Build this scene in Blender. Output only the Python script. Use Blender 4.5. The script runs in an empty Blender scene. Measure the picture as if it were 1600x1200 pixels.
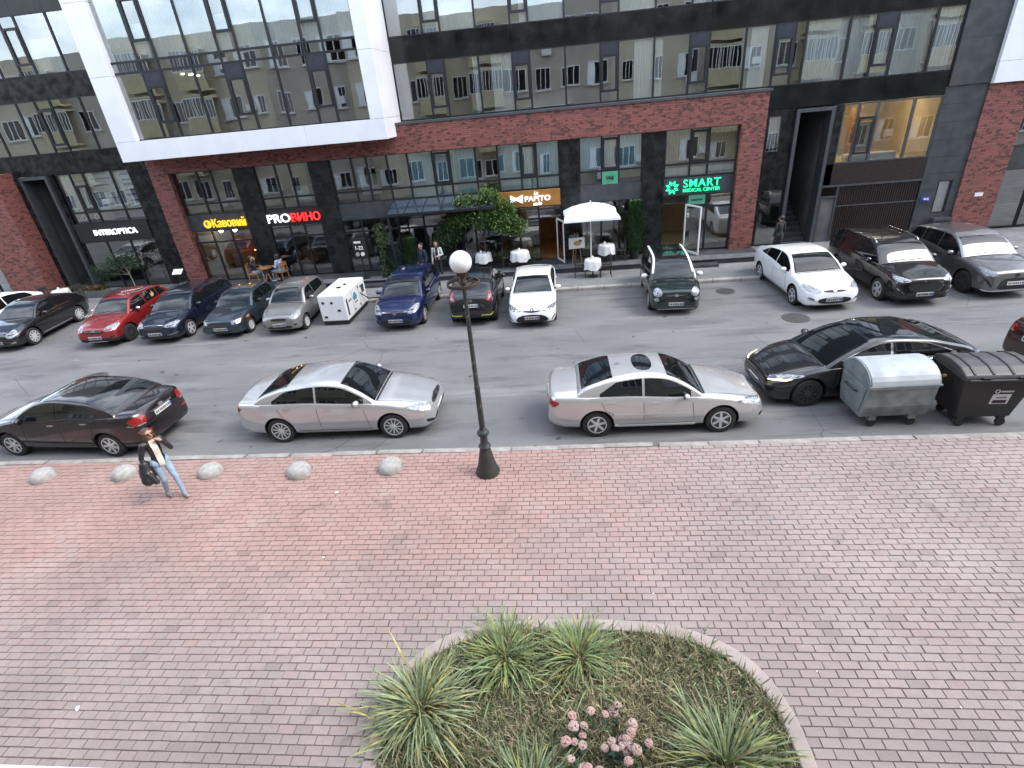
import bpy, bmesh, math, random
import numpy as np
from mathutils import Vector, Matrix
from mathutils.bvhtree import BVHTree
random.seed(7)
SC = bpy.context.scene
COL = SC.collection
R = math.radians
PI = math.pi

# ---------------------------------------------------------------- camera
cam_d = bpy.data.cameras.new('camera'); cam = bpy.data.objects.new('camera', cam_d); COL.objects.link(cam)
SC.camera = cam
YAW, PITCH, ROLL, CAMZ = R(-6.548), R(28.117), R(5.4666), 6.7
fw = Vector((math.sin(YAW)*math.cos(PITCH), math.cos(YAW)*math.cos(PITCH), -math.sin(PITCH)))
rt = Vector((math.cos(YAW), -math.sin(YAW), 0)); dn = fw.cross(rt)
r2 = math.cos(ROLL)*rt + math.sin(ROLL)*dn; d2 = -math.sin(ROLL)*rt + math.cos(ROLL)*dn
M = Matrix((r2, -d2, -fw)).transposed().to_4x4(); M.translation = (0, 0, CAMZ)
cam.matrix_world = M
cam_d.sensor_width = 36; cam_d.lens = 834.4/1600*36; cam_d.clip_start = .02; cam_d.clip_end = 600

# ---------------------------------------------------------------- sky, sun, exposure
W = bpy.data.worlds.new('World'); SC.world = W; W.use_nodes = True
nt = W.node_tree; nt.nodes.clear()
SUN_EL, SUN_AZ = R(50), R(100)          # azimuth clockwise from +Y
sky = nt.nodes.new('ShaderNodeTexSky'); sky.sky_type = 'NISHITA'; sky.sun_disc = False
sky.sun_elevation = SUN_EL; sky.sun_rotation = SUN_AZ; sky.dust_density = 2.0
tc = nt.nodes.new('ShaderNodeTexCoord'); mp = nt.nodes.new('ShaderNodeMapping'); mp.inputs['Scale'].default_value = (1, 1, 2.2)
nz = nt.nodes.new('ShaderNodeTexNoise'); nz.inputs['Scale'].default_value = 2.6; nz.inputs['Detail'].default_value = 7; nz.inputs['Roughness'].default_value = .58
cr = nt.nodes.new('ShaderNodeValToRGB'); cr.color_ramp.elements[0].position = .40; cr.color_ramp.elements[1].position = .62
mx = nt.nodes.new('ShaderNodeMix'); mx.data_type = 'RGBA'
mx.inputs[7].default_value = (8.2, 8.9, 10.0, 1)
bg = nt.nodes.new('ShaderNodeBackground'); bg.inputs[1].default_value = .15
wo = nt.nodes.new('ShaderNodeOutputWorld')
L = nt.links.new
L(tc.outputs['Generated'], mp.inputs[0]); L(mp.outputs[0], nz.inputs[0]); L(nz.outputs[0], cr.inputs[0]); L(cr.outputs[0], mx.inputs[0])
L(sky.outputs[0], mx.inputs[6]); L(mx.outputs[2], bg.inputs[0]); L(bg.outputs[0], wo.inputs[0])
sd = bpy.data.lights.new('sun', 'SUN'); so = bpy.data.objects.new('sun', sd); COL.objects.link(so)
sd.energy = 1.0; sd.angle = R(24); sd.color = (1, .96, .9)
sdir = Vector((math.sin(SUN_AZ)*math.cos(SUN_EL), math.cos(SUN_AZ)*math.cos(SUN_EL), math.sin(SUN_EL)))
so.rotation_euler = sdir.to_track_quat('Z', 'Y').to_euler(); so.location = (0, 12, 60)
SC.view_settings.view_transform = 'Standard'; SC.view_settings.look = 'None'; SC.view_settings.exposure = 1.3; SC.view_settings.gamma = 1
SC.render.engine = 'CYCLES'
SC.cycles.max_bounces = 6; SC.cycles.glossy_bounces = 4; SC.cycles.transparent_max_bounces = 8; SC.cycles.caustics_reflective = False; SC.cycles.caustics_refractive = False

# ---------------------------------------------------------------- helpers
def tag(o, label=None, cat=None, group=None, kind=None):
    if label: o['label'] = label
    if cat: o['category'] = cat
    if group: o['group'] = group
    if kind: o['kind'] = kind
    return o
def empty(name, loc=(0, 0, 0), rz=0, label=None, cat=None, group=None, scale=1):
    o = bpy.data.objects.new(name, None); COL.objects.link(o); o.empty_display_size = .2
    o.location = loc; o.rotation_euler = (0, 0, rz); o.scale = (scale,)*3
    return tag(o, label, cat, group)
def obj(name, me, parent=None, loc=None):
    o = bpy.data.objects.new(name, me); COL.objects.link(o)
    if parent: o.parent = parent
    if loc is not None: o.location = loc
    return o
class MB:
    def __init__(s, off=(0, 0, 0)): s.v = []; s.f = []; s.m = []; s.off = Vector(off); s.tint = None
    def add(s, vs, fs, mi=0):
        n = len(s.v); s.v += [tuple(Vector(v)-s.off) for v in vs]; s.f += [tuple(i+n for i in f) for f in fs]; s.m += [mi]*len(fs); return s
    def box(s, x0, x1, y0, y1, z0, z1, mi=0):
        return s.add([(x0,y0,z0),(x1,y0,z0),(x1,y1,z0),(x0,y1,z0),(x0,y0,z1),(x1,y0,z1),(x1,y1,z1),(x0,y1,z1)],
            [(0,3,2,1),(4,5,6,7),(0,1,5,4),(1,2,6,5),(2,3,7,6),(3,0,4,7)], mi)
    def bar(s, a, b, w, h=None, mi=0, up=(0, 0, 1)):
        a = Vector(a); b = Vector(b); h = h or w; d = (b-a).normalized(); u = Vector(up)
        if abs(d.dot(u)) > .98: u = Vector((1, 0, 0))
        r = d.cross(u).normalized()*w/2; u = r.cross(d).normalized()*h/2
        return s.add([a-r-u, a+r-u, a+r+u, a-r+u, b-r-u, b+r-u, b+r+u, b-r+u], [(0,1,2,3),(7,6,5,4),(0,4,5,1),(1,5,6,2),(2,6,7,3),(3,7,4,0)], mi)
    def tube(s, path, rad, n=8, mi=0, cap=True):
        path = [Vector(p) for p in path]; k = len(path)
        if not hasattr(rad, '__len__'): rad = [rad]*k
        vs = []; fs = []; pr = None
        for i, p in enumerate(path):
            d = (path[min(i+1, k-1)]-path[max(i-1, 0)]).normalized()
            if pr is None: pr = d.cross(Vector((0, 0, 1)) if abs(d.z) < .9 else Vector((1, 0, 0))).normalized()
            pr = (pr-d*pr.dot(d)).normalized(); q = d.cross(pr)
            vs += [p+(pr*math.cos(2*PI*j/n)+q*math.sin(2*PI*j/n))*rad[i] for j in range(n)]
        for i in range(k-1):
            for j in range(n): fs.append((i*n+j, i*n+(j+1) % n, (i+1)*n+(j+1) % n, (i+1)*n+j))
        if cap: fs += [tuple(range(n))[::-1], tuple((k-1)*n+j for j in range(n))]
        return s.add(vs, fs, mi)
    def lathe(s, prof, n=16, c=(0, 0, 0), mi=0, axis='z', flute=None, cap=True):
        vs = []; fs = []; k = len(prof); c = Vector(c)
        for r, z in prof:
            for j in range(n):
                a = 2*PI*j/n; rr = r*(1+(flute*(1 if j % 2 else -1) if flute else 0))
                p = Vector((rr*math.cos(a), rr*math.sin(a), z))
                if axis == 'y': p = Vector((p.x, p.z, -p.y))
                if axis == 'x': p = Vector((p.z, p.x, p.y))
                vs.append(p+c)
        for i in range(k-1):
            for j in range(n): fs.append((i*n+j, i*n+(j+1) % n, (i+1)*n+(j+1) % n, (i+1)*n+j))
        if cap and prof[0][0] > 1e-4: fs.append(tuple(range(n))[::-1])
        if cap and prof[-1][0] > 1e-4: fs.append(tuple((k-1)*n+j for j in range(n)))
        return s.add(vs, fs, mi)
    def ell(s, c, r, n=12, m=8, mi=0, rot=None):
        vs = []; fs = []; c = Vector(c)
        for i in range(m+1):
            t = PI*i/m
            for j in range(n):
                a = 2*PI*j/n; p = Vector((r[0]*math.sin(t)*math.cos(a), r[1]*math.sin(t)*math.sin(a), r[2]*math.cos(t)))
                if rot: p = rot @ p
                vs.append(p+c)
        for i in range(m):
            for j in range(n): fs.append((i*n+j, (i+1)*n+j, (i+1)*n+(j+1) % n, i*n+(j+1) % n))
        return s.add(vs, fs, mi)
    def prism(s, poly, a, b, axis='y', mi=0):
        n = len(poly)
        mk = {'y': lambda p, t: (p[0], t, p[1]), 'x': lambda p, t: (t, p[0], p[1]), 'z': lambda p, t: (p[0], p[1], t)}[axis]
        vs = [mk(p, a) for p in poly]+[mk(p, b) for p in poly]
        fs = [tuple(range(n))[::-1], tuple(range(n, 2*n))]+[(i, (i+1) % n, n+(i+1) % n, n+i) for i in range(n)]
        return s.add(vs, fs, mi)
    def mesh(s, name, mats, smooth=None):
        me = bpy.data.meshes.new(name); me.from_pydata(s.v, [], s.f)
        for m in (mats if isinstance(mats, (list, tuple)) else [mats]): me.materials.append(m)
        if any(s.m): me.polygons.foreach_set('material_index', s.m)
        bm = bmesh.new(); bm.from_mesh(me); bmesh.ops.remove_doubles(bm, verts=bm.verts, dist=1e-5); bmesh.ops.recalc_face_normals(bm, faces=bm.faces); bm.to_mesh(me); bm.free()
        if s.tint is not None:
            at = me.color_attributes.new('tint', 'FLOAT_COLOR', 'CORNER'); i = 0
        if smooth is not None: smooth_mesh(me, smooth)
        return me
    def build(s, name, mats, parent=None, smooth=None, loc=None, bevel=0):
        o = obj(name, s.mesh(name, mats, smooth), parent, loc)
        if bevel:
            b = o.modifiers.new('bevel', 'BEVEL'); b.width = bevel; b.segments = 2; b.limit_method = 'ANGLE'
        return o
def smooth_mesh(me, ang=35):
    me.polygons.foreach_set('use_smooth', [True]*len(me.polygons))
    if ang < 179: me.set_sharp_from_angle(angle=R(ang))
def rawmesh(name, v, f, mats, tint=None, smooth=False, mi=None):
    """big mesh with an optional per-face tint colour"""
    me = bpy.data.meshes.new(name); me.from_pydata(v, [], f)
    for m in (mats if isinstance(mats, (list, tuple)) else [mats]): me.materials.append(m)
    if mi: me.polygons.foreach_set('material_index', mi)
    if tint is not None:
        at = me.color_attributes.new('tint', 'FLOAT_COLOR', 'CORNER')
        lt = np.empty(len(me.polygons), dtype=np.int32); me.polygons.foreach_get('loop_total', lt)
        at.data.foreach_set('color', np.repeat(np.array(tint, dtype=np.float32), lt, axis=0).ravel())
    if smooth: me.polygons.foreach_set('use_smooth', [True]*len(me.polygons))
    me.update(); return me
def copy_tree(o, parent=None):
    c = o.copy(); COL.objects.link(c); c.parent = parent
    for ch in list(o.children): copy_tree(ch, c)
    return c

# ---------------------------------------------------------------- materials
def nodes(name):
    m = bpy.data.materials.new(name); m.use_nodes = True; n = m.node_tree
    return m, n, n.nodes['Principled BSDF'], n.links.new
def pm(name, c, c2=None, scale=6, rough=.55, rvar=0, metal=0, bump=0, bscale=60, coat=0, spec=.5, emit=0, detail=4, tint=False, lo=.35, hi=.65, trans=0, flat=None):
    m, n, b, l = nodes(name); N = n.nodes.new
    c = tuple(c)+(1,); b.inputs['Base Color'].default_value = c
    b.inputs['Roughness'].default_value = rough; b.inputs['Metallic'].default_value = metal
    b.inputs['Specular IOR Level'].default_value = spec
    b.inputs['Coat Weight'].default_value = coat; b.inputs['Coat Roughness'].default_value = .04
    t = N('ShaderNodeTexCoord'); out = None
    if c2 is not None or rvar:
        z = N('ShaderNodeTexNoise'); z.inputs['Scale'].default_value = scale; z.inputs['Detail'].default_value = detail; l(t.outputs['Object'], z.inputs[0])
        rp = N('ShaderNodeMapRange'); rp.inputs[1].default_value = lo; rp.inputs[2].default_value = hi; l(z.outputs[0], rp.inputs[0])
        if c2 is not None:
            mx = N('ShaderNodeMix'); mx.data_type = 'RGBA'; mx.inputs[6].default_value = c; mx.inputs[7].default_value = tuple(c2)+(1,)
            l(rp.outputs[0], mx.inputs[0]); out = mx.outputs[2]
        if rvar:
            rr = N('ShaderNodeMapRange'); rr.inputs[3].default_value = rough; rr.inputs[4].default_value = rough+rvar; l(rp.outputs[0], rr.inputs[0]); l(rr.outputs[0], b.inputs['Roughness'])
    if tint:
        at = N('ShaderNodeAttribute'); at.attribute_name = 'tint'
        if out is None: out = at.outputs['Color']
        else:
            mu = N('ShaderNodeMix'); mu.data_type = 'RGBA'; mu.blend_type = 'MULTIPLY'; mu.inputs[0].default_value = 1
            l(out, mu.inputs[6]); l(at.outputs['Color'], mu.inputs[7]); out = mu.outputs[2]
    if out is not None: l(out, b.inputs['Base Color'])
    if bump:
        z2 = N('ShaderNodeTexNoise'); z2.inputs['Scale'].default_value = bscale; z2.inputs['Detail'].default_value = 4; l(t.outputs['Object'], z2.inputs[0])
        bp = N('ShaderNodeBump'); bp.inputs['Strength'].default_value = bump; bp.inputs['Distance'].default_value = .01; l(z2.outputs[0], bp.inputs['Height']); l(bp.outputs[0], b.inputs['Normal'])
    if emit:
        b.inputs['Emission Color'].default_value = c; b.inputs['Emission Strength'].default_value = emit
    if trans: b.inputs['Transmission Weight'].default_value = trans
    return m
def glass_mat(name, tint, base=.3, gcol=(.9, .95, .95), wav=.0):
    m, n, b, l = nodes(name); N = n.nodes.new; n.nodes.remove(b)
    tr = N('ShaderNodeBsdfTransparent'); tr.inputs[0].default_value = tuple(tint)+(1,)
    gl = N('ShaderNodeBsdfGlossy'); gl.inputs[0].default_value = tuple(gcol)+(1,); gl.inputs['Roughness'].default_value = .0
    fr = N('ShaderNodeFresnel'); fr.inputs[0].default_value = 1.5
    ad = N('ShaderNodeMath'); ad.operation = 'MULTIPLY_ADD'; ad.inputs[1].default_value = .9; ad.inputs[2].default_value = base; ad.use_clamp = True
    mix = N('ShaderNodeMixShader'); l(fr.outputs[0], ad.inputs[0]); l(ad.outputs[0], mix.inputs[0]); l(tr.outputs[0], mix.inputs[1]); l(gl.outputs[0], mix.inputs[2])
    if wav:
        t = N('ShaderNodeTexCoord'); z = N('ShaderNodeTexNoise'); z.inputs['Scale'].default_value = .9; z.inputs['Detail'].default_value = 1; l(t.outputs['Object'], z.inputs[0])
        bp = N('ShaderNodeBump'); bp.inputs['Strength'].default_value = wav; bp.inputs['Distance'].default_value = .02; l(z.outputs[0], bp.inputs['Height']); l(bp.outputs[0], gl.inputs['Normal'])
    l(mix.outputs[0], n.nodes['Material Output'].inputs[0]); return m
def paint(name, c, metal=.0, rough=.32, fleck=None):
    m = pm(name, c, fleck, 300, rough=rough, metal=metal, coat=1.0, spec=.5); return m

MT = {}
MT['concrete'] = pm('concrete', (.42, .41, .39), (.3, .295, .28), 9, .85, bump=.3, bscale=80)
MT['kerb'] = pm('kerb_concrete', (.36, .34, .32), (.24, .22, .2), 5, .9, bump=.4, bscale=60)
MT['kerb_pink'] = pm('bed_edge_concrete', (.42, .345, .315), (.33, .28, .26), 4, .9, bump=.35, bscale=70)
MT['white_panel'] = pm('white_panel', (.80, .81, .84), (.74, .75, .79), 1.2, .35)
MT['frame'] = pm('dark_frame', (.018, .02, .024), None, rough=.4, metal=.2)
MT['frame_grey'] = pm('grey_metal', (.10, .11, .12), (.08, .085, .095), 5, rough=.42, metal=.5)
MT['granite'] = pm('black_granite', (.007, .008, .0085), (.022, .024, .025), 3, .16, rvar=.2, detail=8, spec=.35)
MT['spandrel'] = pm('black_glass_panel', (.004, .006, .006), (.012, .014, .014), 1.5, .06, rvar=.12, detail=6, spec=.4)
MT['slate'] = pm('dark_slate_panel', (.055, .06, .066), (.03, .034, .038), 2.5, .45, rvar=.2, detail=8)
MT['brown_panel'] = pm('brown_panel', (.03, .018, .015), (.018, .012, .011), 3, .25, rvar=.2)
MT['glass'] = glass_mat('facade_glass', (.97, 1, .99), .30, wav=.14)
MT['glass_shop'] = glass_mat('shop_glass', (.95, 1, .99), .19, wav=.12)
MT['blind'] = pm('white_blind', (.88, .92, .92), (.78, .84, .85), .7, .8)
MT['curtain'] = pm('pale_curtain', (.80, .86, .86), (.66, .73, .74), 3, .9)
MT['blue_film'] = pm('blue_film', (.42, .72, .82), (.32, .60, .72), .6, .5)
MT['room'] = pm('room_wall', (.28, .28, .25), (.18, .18, .16), .6, .9)
MT['room_warm'] = pm('room_wall_warm', (.58, .47, .28), (.45, .35, .19), .8, .8)
MT['room_dark'] = pm('room_wall_dark', (.15, .148, .145), (.08, .08, .08), .8, .9)
MT['wood'] = pm('warm_wood', (.34, .17, .06), (.22, .10, .035), 4, .5)
MT['lamp_warm'] = pm('warm_lamp', (1, .72, .36), emit=14)
MT['neon'] = pm('orange_neon', (1, .36, .06), emit=5)
MT['lamp_white'] = pm('white_lamp', (1, .93, .8), emit=6)
MT['black'] = pm('black_plastic', (.012, .012, .013), None, rough=.6)
MT['blackmetal'] = pm('black_metal', (.02, .02, .021), (.035, .03, .028), 8, rough=.45, metal=.4)
MT['chrome'] = pm('chrome', (.7, .71, .72), None, rough=.12, metal=1)
MT['rubber'] = pm('rubber', (.014, .014, .014), (.03, .03, .03), 20, rough=.85)
MT['alloy'] = pm('alloy', (.62, .63, .64), None, rough=.32, metal=.35)
MT['alloy_dark'] = pm('dark_alloy', (.075, .075, .08), None, rough=.35, metal=.5)
MT['car_glass'] = pm('car_glass', (.006, .008, .009), None, rough=.02, spec=.6, coat=.25)
MT['headlight'] = pm('headlight_glass', (.42, .44, .47), (.12, .13, .14), 22, rough=.08, coat=1, metal=.3)
MT['headlight_dark'] = pm('dark_headlight', (.09, .1, .11), (.3, .31, .33), 30, rough=.08, coat=1, metal=.3)
MT['taillight'] = pm('red_lens', (.35, .012, .012), (.2, .006, .006), 20, rough=.08, coat=1)
MT['amber'] = pm('amber_lens', (.75, .25, .03), None, rough=.1, coat=1)
MT['drl'] = pm('lit_lamp', (1, .55, .22), emit=3)
MT['drlw'] = pm('lit_white_lamp', (.9, .95, 1), emit=2.5)
MT['plate'] = pm('plate_white', (.72, .72, .70), (.6, .6, .58), 30, rough=.5)
MT['plate_ink'] = pm('plate_ink', (.05, .05, .055), None, rough=.6)
MT['plate_blue'] = pm('plate_blue', (.03, .10, .38), None, rough=.5)
MT['white'] = pm('white_paint', (.78, .78, .78), (.70, .70, .70), 2, .4)
MT['cloth'] = pm('white_cloth', (.72, .71, .70), (.6, .6, .6), 4, .9)
MT['wicker'] = pm('dark_chair', (.03, .026, .024), None, rough=.7)
MT['soil'] = pm('soil', (.085, .07, .052), (.15, .125, .09), 9, .95, bump=.8, bscale=30)
MT['leaf'] = pm('leaf', (1, 1, 1), (.6, .62, .6), 9, .5, tint=True, spec=.3)
MT['leaf'].node_tree.nodes['Principled BSDF'].inputs['Subsurface Weight'].default_value = 0
MT['bark'] = pm('bark', (.10, .07, .05), (.05, .038, .03), 12, .9, bump=.5)
MT['skin'] = pm('skin', (.48, .27, .19), (.42, .22, .15), 12, .5)
MT['globe'] = pm('opal_globe', (.85, .85, .86), (.8, .8, .82), 2, .35)
def col(name, c, c2=None, rough=.8, scale=8, **k):
    if name not in MT: MT[name] = pm(name, c, c2 or tuple(x*.7 for x in c), scale, rough, **k)
    return MT[name]

# brick cladding
m, n, b, l = nodes('clinker_brick'); N = n.nodes.new
t = N('ShaderNodeTexCoord'); sp = N('ShaderNodeSeparateXYZ'); l(t.outputs['Object'], sp.inputs[0])
ad = N('ShaderNodeMath'); l(sp.outputs[0], ad.inputs[0]); l(sp.outputs[1], ad.inputs[1])
cb = N('ShaderNodeCombineXYZ'); l(ad.outputs[0], cb.inputs[0]); l(sp.outputs[2], cb.inputs[1])
br = N('ShaderNodeTexBrick'); l(cb.outputs[0], br.inputs[0])
br.inputs['Color1'].default_value = (.27, .092, .072, 1); br.inputs['Color2'].default_value = (.165, .055, .05, 1); br.inputs['Mortar'].default_value = (.07, .035, .03, 1)
br.inputs['Scale'].default_value = 1; br.inputs['Brick Width'].default_value = .30; br.inputs['Row Height'].default_value = .075; br.inputs['Mortar Size'].default_value = .006; br.inputs['Bias'].default_value = -.2
mpn = N('ShaderNodeMapping'); mpn.inputs['Scale'].default_value = (7, 13.3, 1); l(cb.outputs[0], mpn.inputs[0])
wn = N('ShaderNodeTexVoronoi'); wn.inputs['Scale'].default_value = 1; l(mpn.outputs[0], wn.inputs[0])
sx = N('ShaderNodeSeparateColor'); l(wn.outputs['Color'], sx.inputs[0])
gt = N('ShaderNodeMath'); gt.operation = 'GREATER_THAN'; gt.inputs[1].default_value = .78; l(sx.outputs[0], gt.inputs[0])
mm = N('ShaderNodeMix'); mm.data_type = 'RGBA'; mm.inputs[7].default_value = (.095, .036, .032, 1); l(gt.outputs[0], mm.inputs[0]); l(br.outputs[0], mm.inputs[6]); l(mm.outputs[2], b.inputs['Base Color'])
bp = N('ShaderNodeBump'); bp.inputs['Strength'].default_value = .6; bp.inputs['Distance'].default_value = .012; bp.invert = True; l(br.outputs['Fac'], bp.inputs['Height']); l(bp.outputs[0], b.inputs['Normal'])
b.inputs['Roughness'].default_value = .7
MT['brick'] = m

# asphalt
m, n, b, l = nodes('asphalt'); N = n.nodes.new
t = N('ShaderNodeTexCoord')
def noise(sc, det=5, rough=.5, mscale=None):
    z = N('ShaderNodeTexNoise'); z.inputs['Scale'].default_value = sc; z.inputs['Detail'].default_value = det; z.inputs['Roughness'].default_value = rough
    if mscale:
        q = N('ShaderNodeMapping'); q.inputs['Scale'].default_value = mscale; l(t.outputs['Object'], q.inputs[0]); l(q.outputs[0], z.inputs[0])
    else: l(t.outputs['Object'], z.inputs[0])
    return z.outputs[0]
def ramp(x, a, c, lo=0, hi=1):
    q = N('ShaderNodeMapRange'); q.inputs[1].default_value = a; q.inputs[2].default_value = c; q.inputs[3].default_value = lo; q.inputs[4].default_value = hi; l(x, q.inputs[0]); return q.outputs[0]
def mixc(f, a, c, bt='MIX'):
    q = N('ShaderNodeMix'); q.data_type = 'RGBA'; q.blend_type = bt
    for s_, v_ in ((6, a), (7, c)):
        if isinstance(v_, tuple): q.inputs[s_].default_value = v_+(1,)
        else: l(v_, q.inputs[s_])
    if isinstance(f, float): q.inputs[0].default_value = f
    else: l(f, q.inputs[0])
    return q.outputs[2]
base = mixc(ramp(noise(.35, 4, .5, (1, 2.2, 1)), .35, .65), (.175, .175, .182), (.235, .233, .235))
base = mixc(ramp(noise(1.1, 6, .65, (.35, 1.6, 1)), .52, .68), base, (.125, .125, .13))
base = mixc(ramp(noise(.5, 6, .7, (.3, 2.6, 1)), .56, .66), base, (.27, .268, .265))
base = mixc(ramp(noise(2.3, 3, .5, (.5, 1.5, 1)), .68, .75), base, (.27, .27, .27))
base = mixc(ramp(noise(3.2, 2), .70, .76), base, (.055, .055, .057))
base = mixc(ramp(noise(90, 2), .35, .75), base, (.21, .21, .21), 'OVERLAY')
vo = N('ShaderNodeTexVoronoi'); vo.feature = 'DISTANCE_TO_EDGE'; vo.inputs['Scale'].default_value = .42; 
vw = N('ShaderNodeMix'); vw.data_type = 'VECTOR'; vw.inputs[0].default_value = .12; l(t.outputs['Object'], vw.inputs[4])
zz = N('ShaderNodeTexNoise'); zz.inputs['Scale'].default_value = 1.5; zz.inputs['Detail'].default_value = 5; l(t.outputs['Object'], zz.inputs[0]); l(zz.outputs['Color'], vw.inputs[5]); l(vw.outputs[1], vo.inputs[0])
cm = N('ShaderNodeMath'); cm.operation = 'MULTIPLY'; l(ramp(vo.outputs['Distance'], .0, .006, .7, 0), cm.inputs[0]); l(ramp(noise(.25, 2), .5, .6), cm.inputs[1])
base = mixc(cm.outputs[0], base, (.04, .04, .04))
l(base, b.inputs['Base Color']); b.inputs['Roughness'].default_value = .8
bp = N('ShaderNodeBump'); bp.inputs['Strength'].default_value = .35; bp.inputs['Distance'].default_value = .01; l(noise(120, 3), bp.inputs['Height']); l(bp.outputs[0], b.inputs['Normal'])
MT['asphalt'] = m

# pavers (tinted per paver) with grime
m, n, b, l = nodes('clay_paver'); N = n.nodes.new; t = N('ShaderNodeTexCoord')
at = N('ShaderNodeAttribute'); at.attribute_name = 'tint'
base = mixc(ramp(noise(9, 6), .3, .7, .22, 0), at.outputs['Color'], (.13, .11, .105))
base = mixc(ramp(noise(60, 3), .4, .75, 0, .3), base, (.44, .39, .37))
ge = N('ShaderNodeNewGeometry')
def wnoise(sc, det, a, c_, lo, hi):
    z_ = N('ShaderNodeTexNoise'); z_.inputs['Scale'].default_value = sc; z_.inputs['Detail'].default_value = det; l(ge.outputs['Position'], z_.inputs[0]); return ramp(z_.outputs[0], a, c_, lo, hi)
base = mixc(wnoise(.55, 5, .42, .68, 0, .35), base, (.17, .14, .135)); base = mixc(wnoise(1.9, 4, .66, .74, 0, .45), base, (.10, .085, .08)); base = mixc(wnoise(.9, 3, .55, .75, 0, .25), base, (.46, .40, .38))
l(base, b.inputs['Base Color']); b.inputs['Roughness'].default_value = .82
bp = N('ShaderNodeBump'); bp.inputs['Strength'].default_value = .3; bp.inputs['Distance'].default_value = .006; l(noise(70, 3), bp.inputs['Height']); l(bp.outputs[0], b.inputs['Normal'])
MT['paver'] = m
# grey sidewalk slabs (far): small blocks by material
m, n, b, l = nodes('grey_block_paving'); N = n.nodes.new; t = N('ShaderNodeTexCoord')
br = N('ShaderNodeTexBrick'); l(t.outputs['Object'], br.inputs[0]); br.inputs['Scale'].default_value = 1; br.inputs['Brick Width'].default_value = .2; br.inputs['Row Height'].default_value = .1; br.inputs['Mortar Size'].default_value = .005
br.inputs['Color1'].default_value = (.24, .245, .25, 1); br.inputs['Color2'].default_value = (.18, .185, .19, 1); br.inputs['Mortar'].default_value = (.09, .09, .09, 1)
base = mixc(ramp(noise(.9, 5), .4, .7, 0, .55), br.outputs[0], (.12, .12, .125)); l(base, b.inputs['Base Color']); b.inputs['Roughness'].default_value = .85
MT['greypave'] = m

def text_mesh(txt, size, mat, depth=.015, bold=0, align='LEFT', shear=0, space=1):
    cu = bpy.data.curves.new('lettering', 'FONT'); cu.body = txt; cu.size = size; cu.extrude = depth; cu.offset = bold; cu.align_x = align; cu.align_y = 'CENTER'; cu.shear = shear; cu.space_character = space
    o = bpy.data.objects.new('tmp', cu); COL.objects.link(o)
    dg = bpy.context.evaluated_depsgraph_get(); me = bpy.data.meshes.new_from_object(o.evaluated_get(dg))
    bpy.data.objects.remove(o); bpy.data.curves.remove(cu); me.materials.clear(); me.materials.append(mat); me.name = 'lettering'
    return me
# ================================================================ GROUND
def struct(o): o['kind'] = 'structure'; return o
struct(MB().add([(-250,-250,-.06),(250,-250,-.06),(250,250,-.06),(-250,250,-.06)], [(0,1,2,3)]).build('ground', MT['soil']))
struct(MB().add([(-120,9.3,0),(120,9.3,0),(120,19.85,0),(-120,19.85,0)], [(0,1,2,3)]).build('road', MT['asphalt']))
JOINT = pm('joint_sand', (.155, .13, .122), (.115, .097, .09), 6, .95)
plaza = struct(MB().box(-40, 40, -6, 9.25, -.05, .110).build('plaza_paving', JOINT))
kerb = struct(empty('kerb')); 
ks = MB(); 
ks.prism([(9.25, -.04), (9.42, -.04), (9.42, .10), (9.40, .125), (9.25, .13)], -.492, .492, 'x')
ksm = ks.mesh('kerb_stone', MT['kerb'])
for i in range(-22, 20):
    o = obj('kerb_stone', ksm, kerb, (i+.3+random.uniform(-.006, .006), random.uniform(-.012, .012), random.uniform(-.012, .006))); o.rotation_euler = (0, random.uniform(-.006, .006), random.uniform(-.008, .008))
# far pavement
struct(MB().box(-90, 90, 19.9, 26, -.05, .12).build('far_pavement', MT['greypave']))
fk = struct(empty('far_kerb'))
ksm2 = MB().prism([(19.9, -.04), (19.72, -.04), (19.72, .10), (19.74, .125), (19.9, .13)], -.49, .49, 'x').mesh('kerb_stone', MT['kerb'])
for i in range(-30, 24): obj('kerb_stone', ksm2, fk, (i+.1, random.uniform(-.01, .01), random.uniform(-.01, .004)))
# terrace in front of the shops with granite slab edges and steps
ter = struct(MB().box(-17.4, 8.0, 21.75, 24.2, .1, .318).build('terrace', MT['slate']))
for i in range(26):
    x0 = -17.4+i*25.4/26; MB().box(x0+.004, x0+25.4/26-.004, 21.68, 22.3, .318, .335+random.uniform(0, .003)).build('edge_slab', col('terrace_slab', (.15, .155, .165), (.09, .095, .1), .5, 3), ter)
for (a, b_) in ((-9.6, -6.9), (3.9, 6.2)):
    st = struct(MB().box(a, b_, 21.3, 21.68, .12, .225).build('terrace_step', MT['slate']))
def inview(p):
    q = Vector(p)-Vector((0, 0, CAMZ)); z = q.dot(fw)
    return (z > .2) and abs(q.dot(r2)/z*834.4) < 815 and abs(q.dot(d2)/z*834.4) < 615
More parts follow.
